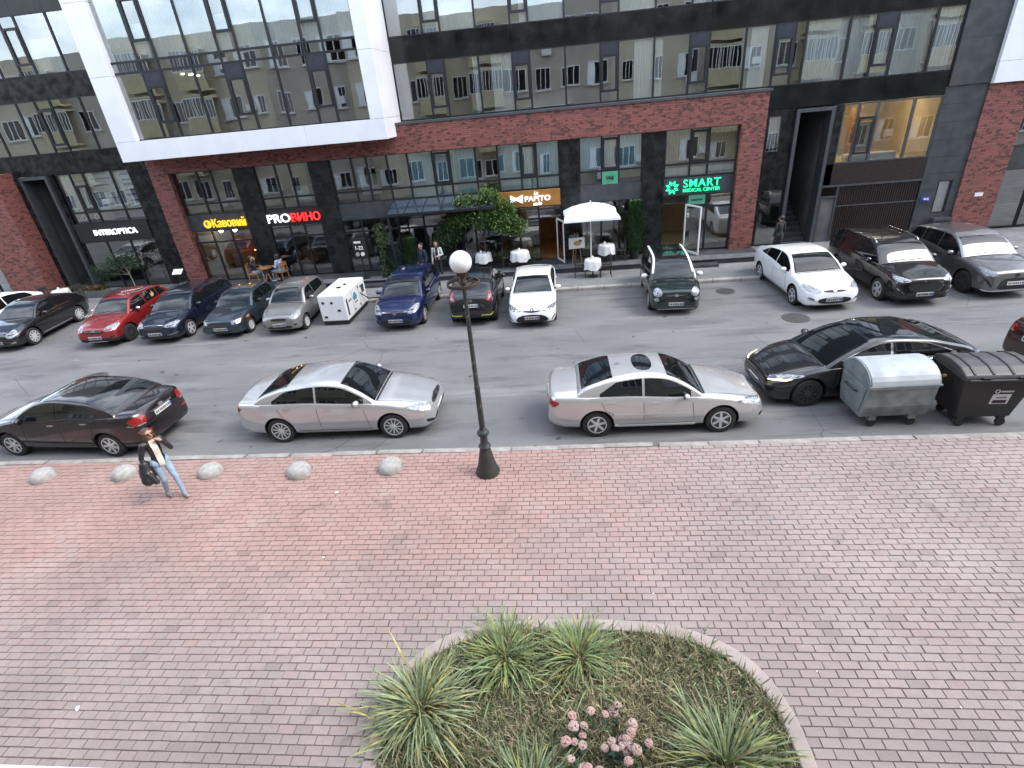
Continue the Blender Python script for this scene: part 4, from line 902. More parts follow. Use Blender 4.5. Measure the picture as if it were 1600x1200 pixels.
c.tails(.79, .94, .5, .17); c.decal('sunroof', chaikin([(2.36, -.40), (2.78, -.40), (2.78, .40), (2.36, .40)], 2), 'top', 'car_glass', off=.006)
c.both('sill_trim', [(1.5, .26), (3.3, .27), (3.3, .30), (1.5, .29)], 'left', SILV2, off=.02); c.both('door_strip', [(1.6, .55), (3.35, .57), (3.35, .61), (1.6, .59)], 'left', SILV2, off=.012)
MB().lathe([(.07, 0), (.085, .004)], 16).build('sticker', MT['white'], c.root, loc=(c.L/2-3.42, -.32, c.can(3.42)-.03)).rotation_euler = (0, R(-22), 0)
c = Car('black_coupe_saloon', 'black fastback saloon with lit headlights behind the grey waste container', (6.78, 11.80, 0), R(184.5), BLACK, L=4.69, W=1.85, H=1.44, wf=.85, wr=3.725, r=.335, gc=.15, nose=.72, cowl=(1.15, .94), rf=(2.15, 1.38), pk=2.55, rr=(3.2, 1.40), bk=(4.35, 1.07), tail=1.06, belt=(.90, 1.0), mid=(1.65, 1.19), bmid=(3.8, 1.27))
c.glazing((2.55,), (3.95, 3.3), .35, chrome=True); c.decal('glass_roof', [(2.2, -.48), (3.15, -.46), (3.15, .46), (2.2, .48)], 'top', 'car_glass', off=.006); c.wheels('thin', 10, 'alloy_dark', rr=.72); c.plates(.40, .62); c.mirrors(); c.handles((2.3, 3.3), mat='chrome'); c.seams([(1.55, 1.45), (2.55, 2.52), (3.6, 3.35)])
c.both('headlight', [(.52, .62), (.50, .68), (.82, .80), (.88, .76), (.80, .66)], 'front', 'headlight', rnd=1); c.both('running_lamp', [(.55, .605), (.82, .66), (.84, .70), (.60, .635)], 'front', 'drl', off=.012); c.decal('air_intake', [(-.55, .24), (.55, .24), (.6, .32), (-.6, .32)], 'front', 'black', rnd=1)
c.both('tail_light', [(.45, .86), (.48, .96), (.84, .99), (.88, .9), (.7, .85)], 'rear', 'taillight', rnd=1)
c = Car('maroon_saloon', 'dark maroon saloon at far left with its tail towards the silver saloon', (-11.95, 10.55, 0), R(176.5), MAROON, L=4.64, W=1.76, H=1.46, wf=.95, wr=3.65, r=.32, nose=.77, cowl=(1.2, .98), rf=(2.05, 1.40), pk=2.5, rr=(3.25, 1.40), bk=(4.05, 1.12), tail=1.10, belt=(.95, 1.03))
c.glazing((2.55,), (3.65, 3.3), .3); c.wheels('spoke', 7, 'alloy', rr=.66); c.plates(.42, .86); c.mirrors(); c.handles((2.35, 3.25), mat='chrome'); c.seams([(1.55, 1.45), (2.55, 2.52), (3.5, 3.25)]); std_front(c, [(.45, .64), (.5, .76), (.8, .82), (.8, .66)], [(0, .62), (.3, .63), (.35, .73), (0, .75)], [(0, .3), (.5, .3), (.5, .4), (0, .4)])
c.tails(.80, 1.0, .5, .20); c.both('reverse_light', [(.58, .79), (.80, .80), (.82, .83), (.6, .82)], 'rear', 'headlight', off=.011); c.badge(.98, 'rear'); c.decal('boot_trim', [(-.34, .935), (.34, .935), (.34, .955), (-.34, .955)], 'rear', 'chrome', off=.014); c.both('bumper_reflector', [(.5, .60), (.78, .62), (.78, .66), (.5, .64)], 'rear', 'taillight', off=.008); c.decal('panel_gap', [(-.8, .74), (.8, .74), (.8, .755), (-.8, .755)], 'rear', 'black', off=.004)
c = Car('copper_car', 'copper brown car cut off at the right edge behind the black container', (12.75, 12.0, 0), R(2), BROWN, L=4.4, W=1.8, H=1.55, wf=.9, wr=3.5, r=.33, cowl=(1.15, 1.02), rf=(1.85, 1.48), pk=2.4, rr=(3.4, 1.48), bk=(4.2, 1.08), belt=(.98, 1.05)); c.glazing((2.4,), (3.6, 3.3), .3, rear='rear'); c.wheels('spoke', 5); c.plates(.45, .8); c.mirrors(); c.both('tail_light', [(.5, .85), (.5, 1.0), (.8, 1.02), (.85, .85)], 'rear', 'taillight', rnd=1)

# --- far row (tails to the shops) ------------------------------
FS = .93
def far(x, yaxle, wf, L, s=FS): return (x, yaxle+(L/2-wf)*s, 0)
c = Car('black_beetle_car', 'black rounded small car with chrome strip, second from the left edge in the far row', far(-20.72, 17.2, .82, 4.28), WB+R(4), BLACK, L=4.28, W=1.81, H=1.49, wf=.82, wr=3.36, r=.34, nose=.76, cowl=(1.25, 1.0), rf=(1.85, 1.40), pk=2.35, rr=(3.0, 1.42), bk=(4.02, 1.0), tail=.98, belt=(.95, 1.0), scale=FS, bmid=(3.6, 1.27), hoodb=.05)
c.glazing((2.5,), (3.3, 2.9), .3); c.wheels('spoke', 9, 'alloy'); c.plates(.42, .8); c.mirrors(); c.seams([(1.5, 1.45), (2.6, 2.6)]); c.both('sill_trim', [(1.3, .30), (2.9, .31), (2.9, .35), (1.3, .34)], 'left', 'chrome', off=.01); c.both('headlight', [(.62+.15*math.cos(a), .68+.12*math.sin(a)) for a in np.linspace(0, 2*PI, 13)[:-1]], 'front', 'headlight', off=.01); c.decal('air_intake', [(-.5, .3), (.5, .3), (.45, .42), (-.45, .42)], 'front', 'black', rnd=1); c.both('fog_light', [(.6, .36), (.72, .36), (.72, .42), (.6, .42)], 'front', 'headlight', off=.01); c.both('window_trim', [(1.45, .985), (3.2, 1.015), (3.2, 1.03), (1.45, 1.0)], 'left', 'chrome', off=.01); c.both('tail_light', [(.5, .7), (.5, .88), (.75, .88), (.75, .7)], 'rear', 'taillight', rnd=1)
c = Car('white_car', 'white car partly cut off at the left edge behind the black rounded car', far(-23.4, 17.9, .85, 4.4), WB, WHITE, L=4.4, W=1.8, H=1.48, wf=.85, wr=3.45, scale=FS); c.glazing(); c.wheels('spoke', 5); c.plates(); c.mirrors(); std_front(c, [(.45, .6), (.5, .72), (.8, .78), (.8, .62)], None, [(0, .3), (.5, .3), (.5, .42), (0, .42)])
c = Car('red_hatchback', 'red hatchback with roof rails and black cladding in the far row', far(-16.62, 17.15, .85, 4.08), WB+R(2), REDP, L=4.08, W=1.76, H=1.53, wf=.82, wr=3.41, r=.335, gc=.22, nose=.84, cowl=(1.12, 1.04), rf=(1.72, 1.47), pk=2.3, rr=(3.3, 1.49), bk=(3.95, 1.1), belt=(.98, 1.06), scale=FS, clad=.40)
c.glazing((2.25, 3.1), (3.62, 3.4), .25, rear='rear'); c.wheels('thin', 8, 'alloy_dark'); c.plates(.46, .8); c.mirrors(mat=MT['chrome']); c.rails('blackmetal'); c.handles((2.1, 3.0)); c.seams([(1.42, 1.35), (2.25, 2.25), (3.1, 3.0)]); c.wipers(); std_front(c, [(.42, .70), (.44, .82), (.76, .88), (.82, .80), (.74, .68)], [(0, .62), (.36, .64), (.38, .74), (0, .75)], [(0, .34), (.56, .34), (.6, .44), (0, .46)], chrome=[(0, .69), (.34, .69), (.34, .71), (0, .71)], fog=[(.58, .42), (.72, .43), (.72, .52), (.58, .5)]); c.badge(.74); c.decal('skid_plate', [(-.4, .26), (.4, .26), (.36, .31), (-.36, .31)], 'front', 'alloy', off=.014); c.both('tail_light', [(.55, .8), (.55, 1.0), (.75, 1.0), (.78, .8)], 'rear', 'taillight', rnd=1)
MB().prism([(-.06, 0), (.06, 0), (.10, .22), (.02, .16), (-.02, .30), (-.05, .16), (-.12, .20)], -.006, .006).build('sticker', col('yellow_sticker', (.7, .5, .2)), c.root, loc=(c.L/2-2.75, c.yy(2.75, 1.2)+.015, 1.10))
c = Car('dark_estate', 'dark blue estate car between the red hatchback and the old slate saloon', far(-14.35, 17.25, .88, 4.68), WB+R(1), NAVY, L=4.68, W=1.81, H=1.48, wf=.9, wr=3.58, r=.33, nose=.80, cowl=(1.25, 1.0), rf=(1.98, 1.42), pk=2.5, rr=(3.9, 1.42), bk=(4.56, 1.08), belt=(.96, 1.03), scale=FS)
c.glazing((2.5, 3.42), (4.15, 3.95), .3, rear='rear'); c.wheels('twin', 5, 'alloy'); c.plates(.45, .8); c.mirrors(); c.rails('blackmetal'); c.handles((2.3, 3.25)); c.seams([(1.55, 1.45), (2.5, 2.5), (3.45, 3.25)]); c.wipers(); std_front(c, [(.42, .68), (.44, .77), (.74, .83), (.84, .78), (.78, .69)], [(0, .58), (.36, .60), (.38, .76), (0, .79)], [(0, .3), (.6, .31), (.66, .40), (0, .41)], chrome=[(0, .765), (.37, .745), (.37, .76), (0, .785)]); c.both('bumper_trim', [(.48, .385), (.80, .44), (.80, .455), (.48, .40)], 'front', 'chrome', off=.012)
c = Car('old_saloon', 'old boxy slate blue saloon with orange indicator beside the grey hatchback', far(-12.0, 17.35, .80, 4.2), WB+R(1), TEAL, L=4.2, W=1.65, H=1.40, wf=.78, wr=3.25, r=.29, nose=.78, cowl=(1.25, .93), rf=(1.85, 1.34), pk=2.3, rr=(2.95, 1.36), bk=(3.45, .98), tail=1.0, belt=(.90, .94), k=.22, scale=FS, fplan=.80, rplan=.85)
c.glazing((2.3,), (3.1, 2.95), .28); c.wheels('full', 8, 'alloy', rr=.6); c.plates(.44, .7); c.mirrors(mat=MT['black']); c.handles((2.15, 2.95), mat='black'); c.seams([(1.5, 1.45), (2.3, 2.3), (3.05, 2.85)]); c.wipers(); std_front(c, [(.48, .60), (.48, .71), (.72, .72), (.72, .61)], [(0, .60), (.44, .60), (.44, .69), (0, .70)], [(0, .30), (.4, .30), (.4, .36), (0, .36)], rnd=0); c.both('indicator', [(.72, .61), (.72, .72), (.80, .72), (.80, .62)], 'front', 'amber', off=.012); c.both('bumper_trim', [(.0, .50), (.79, .50), (.79, .54), (.0, .54)], 'front', 'black', off=.012)
c = Car('grey_hatchback', 'small warm grey hatchback beside the white generator', far(-9.88, 17.35, .72, 3.54), WB+R(2), GREYM, L=3.54, W=1.6, H=1.48, wf=.70, wr=3.07, r=.29, nose=.80, cowl=(.98, 1.0), rf=(1.55, 1.43), pk=2.0, rr=(2.95, 1.44), bk=(3.42, 1.06), belt=(.95, 1.0), scale=FS, k=.22)
c.glazing((2.0,), (3.1, 2.9), .25, rear='rear'); c.wheels('full', 7, 'alloy', rr=.62); c.plates(.45, .8, w=.25); c.mirrors(); c.handles((1.85, 2.75)); c.seams([(1.25, 1.2), (2.0, 2.0), (2.85, 2.75)]); c.wipers(); std_front(c, [(.42, .62), (.44, .76), (.66, .84), (.74, .78), (.72, .64)], [(0, .60), (.28, .60), (.32, .68), (0, .70)], [(0, .30), (.44, .30), (.48, .40), (0, .41)], fog=[(.55, .4), (.64, .4), (.64, .47), (.55, .47)], rnd=2)
c = Car('blue_minivan', 'blue people carrier parked between the generator and the black crossover', far(-5.58, 17.28, .85, 4.37), WB+R(-1), BLUE, L=4.37, W=1.83, H=1.58, wf=.90, wr=3.54, r=.325, nose=.86, cowl=(1.02, 1.06), rf=(1.85, 1.52), pk=2.4, rr=(3.6, 1.53), bk=(4.25, 1.12), belt=(1.0, 1.07), scale=FS)
c.glazing((2.3, 3.2), (3.95, 3.7), .35, rear='rear'); c.wheels('spoke', 5, 'alloy'); c.plates(.44, .85); c.mirrors(); c.handles((2.1, 3.0)); c.seams([(1.42, 1.35), (2.3, 2.3), (3.2, 3.05)]); c.wipers(); std_front(c, [(.46, .66), (.50, .80), (.72, .92), (.84, .90), (.82, .72)], [(0, .64), (.44, .66), (.46, .70), (0, .70)], [(0, .30), (.5, .30), (.62, .46), (0, .50)], chrome=[(0, .735), (.46, .75), (.46, .775), (0, .76)], fog=[(.66, .34), (.76, .36), (.76, .48), (.68, .46)]); c.badge(.705)
c = Car('black_crossover', 'black crossover seen from behind with yellow bumper accents, behind the lamp globe', (-3.03, 17.3+(4.13/2-.75)*FS, 0), PI/2, BLACK, L=4.13, W=1.77, H=1.57, wf=.85, wr=3.38, r=.345, gc=.22, nose=.95, cowl=(1.1, 1.08), rf=(1.75, 1.5), pk=2.2, rr=(3.15, 1.5), bk=(3.95, 1.10), belt=(1.0, 1.10), scale=FS, clad=.40)
c.glazing((2.15,), (3.3, 3.0), .3, rear='rear', rearh=(1.16, 1.42)); c.wheels('spoke', 5, 'alloy_dark'); c.plates(.5, .80); c.mirrors(); c.rails('blackmetal'); c.badge(.98, 'rear'); c.both('tail_light', [(.52, .98), (.60, 1.04), (.64, 1.22), (.70, 1.24), (.76, 1.02), (.82, .96), (.68, .92)], 'rear', 'taillight', rnd=1); c.both('lamp_core', [(.58, .97), (.63, 1.02), (.66, 1.14), (.70, 1.12), (.70, 1.0)], 'rear', 'headlight', off=.012)
YELT = col('yellow_trim', (.55, .55, .08), (.5, .5, .06), .35); c.both('bumper_accent', [(.34, .44), (.70, .44), (.78, .50), (.76, .52), (.68, .475), (.36, .465)], 'rear', YELT, off=.012); c.decal('bumper_insert', [(-.34, .36), (.34, .36), (.30, .52), (-.30, .52)], 'rear', 'black', rnd=1)
c = Car('white_saloon', 'white saloon facing the camera with black lower grille beside the parasol', far(-1.0, 16.95, .92, 4.63), WB+R(0), WHITE, L=4.63, W=1.78, H=1.435, wf=.94, wr=3.64, r=.32, nose=.76, cowl=(1.25, .96), rf=(2.05, 1.38), pk=2.5, rr=(3.2, 1.38), bk=(4.1, 1.10), tail=1.08, belt=(.92, 1.0), scale=.91)
c.glazing((2.5,), (3.7, 3.25), .3); c.wheels('twin', 5, 'alloy'); c.plates(.44, .8); c.mirrors(); c.handles((2.3, 3.2)); c.seams([(1.55, 1.45), (2.5, 2.5), (3.5, 3.2)]); c.wipers(); std_front(c, [(.34, .66), (.40, .70), (.78, .80), (.86, .74), (.74, .66)], [(0, .62), (.30, .66), (.34, .69), (0, .68)], [(0, .27), (.46, .27), (.60, .36), (.44, .53), (0, .56)], hmat='headlight_dark', fog=[(.66, .30), (.74, .34), (.82, .50), (.76, .46)]); c.badge(.70, mat='alloy_dark')
c = Car('green_minivan', 'dark green small people carrier with white roof edges and mirrors', far(3.72, 17.38, .82, 4.27), WB+R(-2.5), GREEN, L=4.27, W=1.80, H=1.66, wf=.85, wr=3.46, r=.335, gc=.2, nose=.95, cowl=(.95, 1.10), rf=(1.65, 1.58), pk=2.3, rr=(3.7, 1.61), bk=(4.16, 1.12), belt=(1.0, 1.05), scale=FS, k=.20)
c.glazing((2.2, 3.2), (3.95, 3.8), .3, rear='rear'); c.wheels('spoke', 5, 'alloy'); c.plates(.46, .85); c.mirrors(mat=MT['white'], size=1.15); c.handles((2.05, 3.0)); c.seams([(1.3, 1.25), (2.2, 2.2), (3.2, 3.0)]); c.wipers()
c.both('headlight', [(.62+.14*math.cos(a), .83+.125*math.sin(a)) for a in np.linspace(0, 2*PI, 15)[:-1]], 'front', 'headlight', off=.01); c.both('fog_light', [(.66+.085*math.cos(a), .62+.065*math.sin(a)) for a in np.linspace(0, 2*PI, 13)[:-1]], 'front', 'headlight', off=.01); c.decal('grille_bar', [(-.36, .74), (.36, .74), (.36, .765), (-.36, .765)], 'front', 'chrome', off=.014); c.badge(.755, r=.06); c.decal('air_intake', [(-.42, .50), (.42, .50), (.38, .62), (-.38, .62)], 'front', 'black', rnd=1); c.decal('bumper_skirt', [(-.74, .36), (-.46, .42), (.46, .42), (.74, .36), (.62, .27), (-.62, .27)], 'front', 'alloy_dark', rnd=1, off=.012); c.decal('bumper_lip', [(-.62, .262), (.62, .262), (.62, .285), (-.62, .285)], 'front', 'alloy', off=.018)
c.decal('glass_roof', [(1.72, -.50), (2.9, -.50), (2.9, .50), (1.72, .50)], 'top', 'car_glass', off=.006)
P = [(x, c.yy(x, c.can(x)-.06)-.055) for x in np.linspace(1.15, 3.6, 16)]; c.both('white_roof_edge', P+[(x, y-.075) for x, y in P[::-1]], 'top', 'white', off=.009)
c = Car('white_hatchback', 'white liftback car with dark oval lower grille, left of the black large SUV', far(8.18, 17.2, .95, 4.78), WB+R(3), WHITE, L=4.78, W=1.88, H=1.50, wf=.98, wr=3.83, r=.335, nose=.80, cowl=(1.25, 1.0), rf=(2.1, 1.44), pk=2.6, rr=(3.4, 1.43), bk=(4.5, 1.12), tail=1.1, belt=(.96, 1.05), scale=.95, bmid=(4.0, 1.28))
c.glazing((2.6,), (3.95, 3.4), .3); c.wheels('spoke', 5, 'alloy'); c.plates(.45, .8); c.mirrors(); c.handles((2.4, 3.3)); c.seams([(1.6, 1.5), (2.6, 2.6), (3.65, 3.4)]); c.wipers(); std_front(c, [(.40, .70), (.46, .76), (.76, .86), (.86, .82), (.80, .70), (.6, .66)], [(0, .68), (.34, .70), (.36, .74), (0, .745)], [(0, .30), (.42, .32), (.54, .42), (.46, .50), (0, .53)], fog=[(.62, .45), (.78, .49), (.80, .54), (.62, .49)]); c.badge(.72, r=.045); c.both('headlight_edge', [(.58, .42), (.78, .45), (.79, .46), (.6, .435)], 'front', 'black', off=.01)
c = Car('black_suv', 'large black SUV with chrome-framed grille between the white and grey cars', far(10.85, 17.22, .95, 4.95), WB+R(1), BLK2, L=4.95, W=1.93, H=1.73, wf=.97, wr=3.82, r=.37, gc=.22, nose=.98, cowl=(1.22, 1.17), rf=(1.95, 1.64), pk=2.6, rr=(4.2, 1.68), bk=(4.83, 1.2), belt=(1.10, 1.2), scale=.95, clad=.36, k=.2)
c.glazing((2.5, 3.55), (4.55, 4.35), .32, rear='rear'); c.wheels('twin', 5, 'alloy'); c.plates(.46, .9); c.mirrors(size=1.15); c.rails('chrome'); c.handles((2.3, 3.3)); c.seams([(1.55, 1.45), (2.5, 2.5), (3.6, 3.35)]); c.wipers(); std_front(c, [(.46, .86), (.50, .93), (.80, .99), (.88, .94), (.80, .84)], [(0, .56), (.40, .57), (.52, .72), (.40, .80), (0, .82)], [(0, .32), (.5, .33), (.55, .44), (0, .44)], fog=[(.62, .5), (.78, .5), (.80, .64), (.64, .58)]); c.badge(.84, r=.07)
gr = [(0, .545), (.42, .555), (.545, .72), (.42, .82), (0, .845)]; gi = [(0, .57), (.40, .58), (.51, .72), (.40, .80), (0, .815)]
c.decal('grille_frame', gr+[(-y, z) for y, z in gr[::-1]], 'front', 'chrome', off=.006); c.decal('grille_bar', [(-.5, .80), (.5, .80), (.48, .855), (-.48, .855)], 'front', 'chrome', off=.013); c.both('fog_trim', [(.60, .49), (.66, .50), (.78, .64), (.82, .66), (.80, .62)], 'front', 'chrome', off=.013)
c = Car('grey_suv', 'graphite grey coupe SUV with spindle grille at right end of the far row', far(13.5, 17.5, .95, 4.89), WB+R(2), GRAPH, L=4.89, W=1.92, H=1.70, wf=.98, wr=3.83, r=.37, gc=.2, nose=.95, cowl=(1.3, 1.12), rf=(2.05, 1.60), pk=2.6, rr=(3.9, 1.62), bk=(4.7, 1.2), belt=(1.07, 1.18), scale=.95, clad=.32, k=.22)
c.glazing((2.6, 3.5), (4.2, 3.95), .32, rear='rear'); c.wheels('twin', 5, 'alloy_dark'); c.plates(.55, .9); c.mirrors(size=1.1); c.handles((2.4, 3.35)); c.seams([(1.6, 1.5), (2.6, 2.6), (3.6, 3.4)]); c.wipers(); std_front(c, [(.46, .78), (.50, .84), (.82, .94), (.88, .88), (.74, .78)], None, [(0, .36), (.58, .36), (.44, .62), (.36, .70), (0, .72)], hmat='headlight_dark', fog=[(.66, .44), (.72, .44), (.86, .70), (.80, .70)]); c.badge(.80, r=.06, mat='black'); c.decal('bumper_lip', [(-.8, .295), (.8, .295), (.84, .325), (-.84, .325)], 'front', 'alloy', off=.016)
# ================================================================ STREET OBJECTS
IRON = pm('painted_iron', (.028, .034, .032), (.06, .05, .04), 14, .5, rvar=.25, bump=.3, bscale=40, lo=.5, hi=.75)
RUST = pm('rusty_iron', (.035, .026, .022), (.075, .045, .03), 20, .8, bump=.4)
lp = empty('street_lamp', (-1.63, 8.53, .12), 0, 'old dark iron lamp post with white globe and iron hoop on the brick plaza', 'street lamp')
o = MB().lathe([(.235, 0), (.235, .05), (.19, .16), (.15, .34), (.115, .52), (.095, .62)], 32, flute=.035).build('fluted_base', IRON, lp, 60)
MB().lathe([(.10, .62), (.125, .65), (.10, .69), (.075, .72), (.07, .86), (.075, .88), (.115, .93), (.12, .965), (.10, 1.0), (.06, 1.03), (.055, 1.06)], 20).build('collar', IRON, lp, 50)
MB().lathe([(.058, 1.05), (.052, 1.9), (.055, 1.92), (.055, 1.96), (.046, 1.98), (.040, 3.0), (.034, 3.95)], 16).build('pole', pm('peeling_pole', (.03, .034, .033), (.16, .12, .09), 16, .55, lo=.62, hi=.68, bump=.3), lp, 50)
rg = MB(); 
for i in range(36):
    a, b_ = 2*PI*i/36, 2*PI*(i+1)/36; rg.bar((.27*math.cos(a), .27*math.sin(a), 3.93), (.27*math.cos(b_), .27*math.sin(b_), 3.93), .02, .055)
for i in range(6):
    a = 2*PI*i/6; rg.tube([(.03*math.cos(a), .03*math.sin(a), 3.86), (.13*math.cos(a+.25), .13*math.sin(a+.25), 3.90), (.2*math.cos(a-.1), .2*math.sin(a-.1), 3.955), (.265*math.cos(a), .265*math.sin(a), 3.93)], .012, 6)
rg.build('iron_hoop', RUST, lp)
MB().lathe([(.05, 3.93), (.065, 3.96), (.045, 4.0), (.06, 4.06), (.10, 4.10), (.10, 4.125)], 18).build('globe_holder', RUST, lp, 50)
MB().ell((0, 0, 4.29), (.185, .185, .185), 32, 20).build('globe', MT['globe'], lp, 179)
# concrete half-spheres
dome = MB().lathe([(.27, 0), (.272, .05), (.262, .11), (.235, .165), (.185, .21), (.12, .24), (.05, .255), (.001, .258)], 24).mesh('bollard', MT['concrete'], 60)
for x, y, lb in ((-11.66, 8.72, 'leftmost concrete half-dome bollard on the plaza edge'), (-9.72, 8.74, 'concrete half-dome bollard just behind the walking woman'), (-7.7, 8.74, 'concrete half-dome bollard just right of the walking woman'), (-5.66, 8.66, 'concrete half-dome bollard in front of the silver saloon, with a chipped edge'), (-3.7, 8.74, 'rightmost concrete half-dome bollard, next to the lamp post')):
    o = obj('bollard', dome, None, (x, y, .11)); o.rotation_euler = (random.uniform(-.06, .06), random.uniform(-.06, .06), random.uniform(0, 6)); o.scale = (random.uniform(.88, .95), random.uniform(.88, .95), random.uniform(.85, .98)); tag(o, lb, 'bollard', 'concrete half-dome bollards')
# galvanised waste container
GALV = pm('galvanised_steel', (.26, .29, .295), (.17, .19, .195), 4, .5, rvar=.2, metal=.3, detail=8, bump=.08, bscale=8)
w1 = empty('waste_container', (6.66, 10.30, 0), R(1.5), 'dented galvanised steel waste container with rounded lid on castors', 'waste container', 'waste containers at the kerb')
prof = [(-.40, .26), (-.50, .55), (-.53, 1.02), (.53, 1.02), (.50, .55), (.40, .26)]
o = MB().prism(prof, -.66, .66, 'x').build('bin_body', GALV, w1, bevel=.025)
for sx in (-1, 1):
    e = MB(); cs = [(-.36, .40), (-.44, .95), (.44, .95), (.36, .40)]; e.prism(cs, sx*.662, sx*.685, 'x'); e.build('end_panel', GALV, w1, bevel=.01)
lid = MB(); A = np.linspace(R(-8), R(188), 15); P = [(-.55*math.cos(a), 1.02+.36*math.sin(a)) for a in A]; P2 = [(-.525*math.cos(a), 1.02+.335*math.sin(a)) for a in A]
lid.prism(P+P2[::-1], -.64, .64, 'x'); lid.build('lid', pm('galvanised_lid', (.40, .43, .45), (.32, .35, .37), 3, .55, rvar=.15, metal=.15, detail=6), w1, bevel=.006)
for sx in (-1, 1): MB().prism([(-.54, 1.0)]+[(-.54*math.cos(a), 1.0+.37*math.sin(a)) for a in np.linspace(0, PI, 13)]+[(.54, 1.0)], sx*.64, sx*.672, 'x').build('lid_end', GALV, w1, bevel=.008)
MB().bar((-.68, -.55, 1.03), (.68, -.55, 1.03), .04, .035).build('rim_rail', GALV, w1)
for sx in (-1, 1): MB().tube([(sx*.69, -.2, .78), (sx*.76, -.2, .8), (sx*.76, .2, .8), (sx*.69, .2, .78)], .018, 8).build('handle', IRON, w1)
for x in (-.38, .40):
    for y in (-.34, .34):
        k = MB().box(x-.07, x+.07, y-.06, y+.06, .17, .27).build('castor_bracket', GALV, w1); MB().lathe([(.085, -.022), (.09, 0), (.085, .022)], 16, (x+.02, y-.02, .09), axis='y').build('castor_wheel', MT['rubber'], k)
# black plastic container
BPL = pm('black_container_plastic', (.022, .021, .022), (.035, .032, .032), 5, .45, rvar=.2); 
w2 = empty('waste_container', (8.35, 10.17, 0), R(-2), 'black plastic waste container with ribbed lid and white label, next to the steel one', 'waste container', 'waste containers at the kerb')
def frust(mb, x0, y0, z0, x1, y1, z1): mb.add([(-x0,-y0,z0),(x0,-y0,z0),(x0,y0,z0),(-x0,y0,z0),(-x1,-y1,z1),(x1,-y1,z1),(x1,y1,z1),(-x1,y1,z1)], [(0,3,2,1),(4,5,6,7),(0,1,5,4),(1,2,6,5),(2,3,7,6),(3,0,4,7)])
mb = MB(); frust(mb, .50, .36, .22, .64, .50, 1.14); mb.build('bin_body', BPL, w2, bevel=.03)
mb = MB(); mb.box(-.68, .68, -.54, .54, 1.13, 1.19); mb.build('rim', BPL, w2, bevel=.02)
P = [(-.54, 1.19), (-.5, 1.26), (-.3, 1.345), (0, 1.375), (.3, 1.345), (.5, 1.26), (.54, 1.19)]; MB().prism(P, -.67, .67, 'x').build('lid', pm('black_lid', (.05, .048, .05), (.075, .07, .072), 4, .32, rvar=.2), w2, bevel=.02)
for x in (-.5, -.17, .17, .5):
    MB().prism([(a, z+.018) for a, z in P[1:-1]]+[(a, z-.01) for a, z in P[1:-1]][::-1], x-.022, x+.022, 'x').build('lid_rib', BPL, w2, bevel=.006)
MB().tube([(-.6, -.6, 1.17), (-.6, -.57, 1.17), (.6, -.57, 1.17), (.6, -.6, 1.17)], .02, 8).build('handle_bar', BPL, w2)
for x in (-.32, .32): MB().box(x-.08, x+.08, -.585, -.53, 1.2, 1.235).build('lid_grip', MT['black'], w2, bevel=.01)
for sx in (-1, 1): MB().lathe([(.035, 0), (.035, .07)], 12, (sx*.67 if sx > 0 else -.74, 0, 1.0), axis='x').build('trunnion', col('yellow_pin', (.35, .27, .08)), w2)
def onface(x0, x1, z0, z1, name, mat, d=.004):
    f = lambda z: -(.36+(.50-.36)*(z-.22)/.92)-d
    return MB().add([(x0, f(z0), z0), (x1, f(z0), z0), (x1, f(z1), z1), (x0, f(z1), z1)], [(0,1,2,3)]).build(name, mat, w2)
lab = onface(-.02, .31, .56, .80, 'label', MT['plate'], .006); o = onface(.02, .27, .58, .66, 'label_print', col('dark_print', (.05, .03, .05)), .009); onface(.05, .25, .70, .74, 'label_print', col('grey_print', (.25, .25, .27)), .009)
mb = MB(); f_ = lambda z: -(.36+.14*(z-.22)/.92)-.008
for i in range(12):
    a, b_ = 2*PI*i/12, 2*PI*(i+1)/12; mb.bar((.03+.04*math.cos(a), f_(.87), .87+.04*math.sin(a)), (.03+.04*math.cos(b_), f_(.87), .87+.04*math.sin(b_)), .012)
for i in range(7): mb.box(.095+i*.032, .118+i*.032, f_(.87)-.004, f_(.87), .85, .885)
mb.build('emblem', MT['plate'], w2)
for x in (-.38, .38):
    for y in (-.30, .30): k = MB().box(x-.06, x+.06, y-.05, y+.05, .15, .24).build('castor_bracket', BPL, w2); MB().lathe([(.085, -.03), (.095, 0), (.085, .03)], 16, (x, y-.03, .095), axis='y').build('castor_wheel', MT['rubber'], k)
# generator
gn = empty('generator', (-8.12, 18.55, 0), R(-1), 'white box-shaped diesel generator on a dark skid in the parking row', 'generator')
MB().box(-.47, .47, -1.04, 1.04, .02, .16).build('skid', MT['black'], gn, bevel=.015)
MB().box(-.49, .49, -1.06, 1.06, .16, 1.10).build('housing', pm('generator_white', (.76, .77, .79), (.70, .71, .73), 2, .35), gn, bevel=.03)
MB().box(-.47, .47, -1.04, 1.04, 1.103, 1.12).build('roof_panel', MT['white'], gn, bevel=.01)
MB().lathe([(.09, 1.12), (.09, 1.14)], 16, (0, -.2, 0)).lathe([(.06, 1.12), (.06, 1.15)], 12, (.1, .15, 0)).build('roof_cap', MT['blackmetal'], gn)
for x, z, w in ((-.32, .85, .05), (.0, .84, .045), (.22, .55, .06), (-.32, .32, .06)): MB().box(x-w, x+w, -1.072, -1.058, z-.04, z+.04).build('latch', MT['black'], gn, bevel=.008)
mb = MB()
for i in range(5): mb.box(.488, .494, -.95+i*.03, -.93+i*.03, .3, .9)
mb.build('door_gap', MT['frame_grey'], gn)
for y in (-.35, .35): MB().box(.487, .495, y-.005, y+.005, .2, 1.06).build('panel_gap', MT['frame_grey'], gn)
MB().box(.488, .497, .62, .88, .62, .92).build('control_window', MT['car_glass'], gn, bevel=.004); 
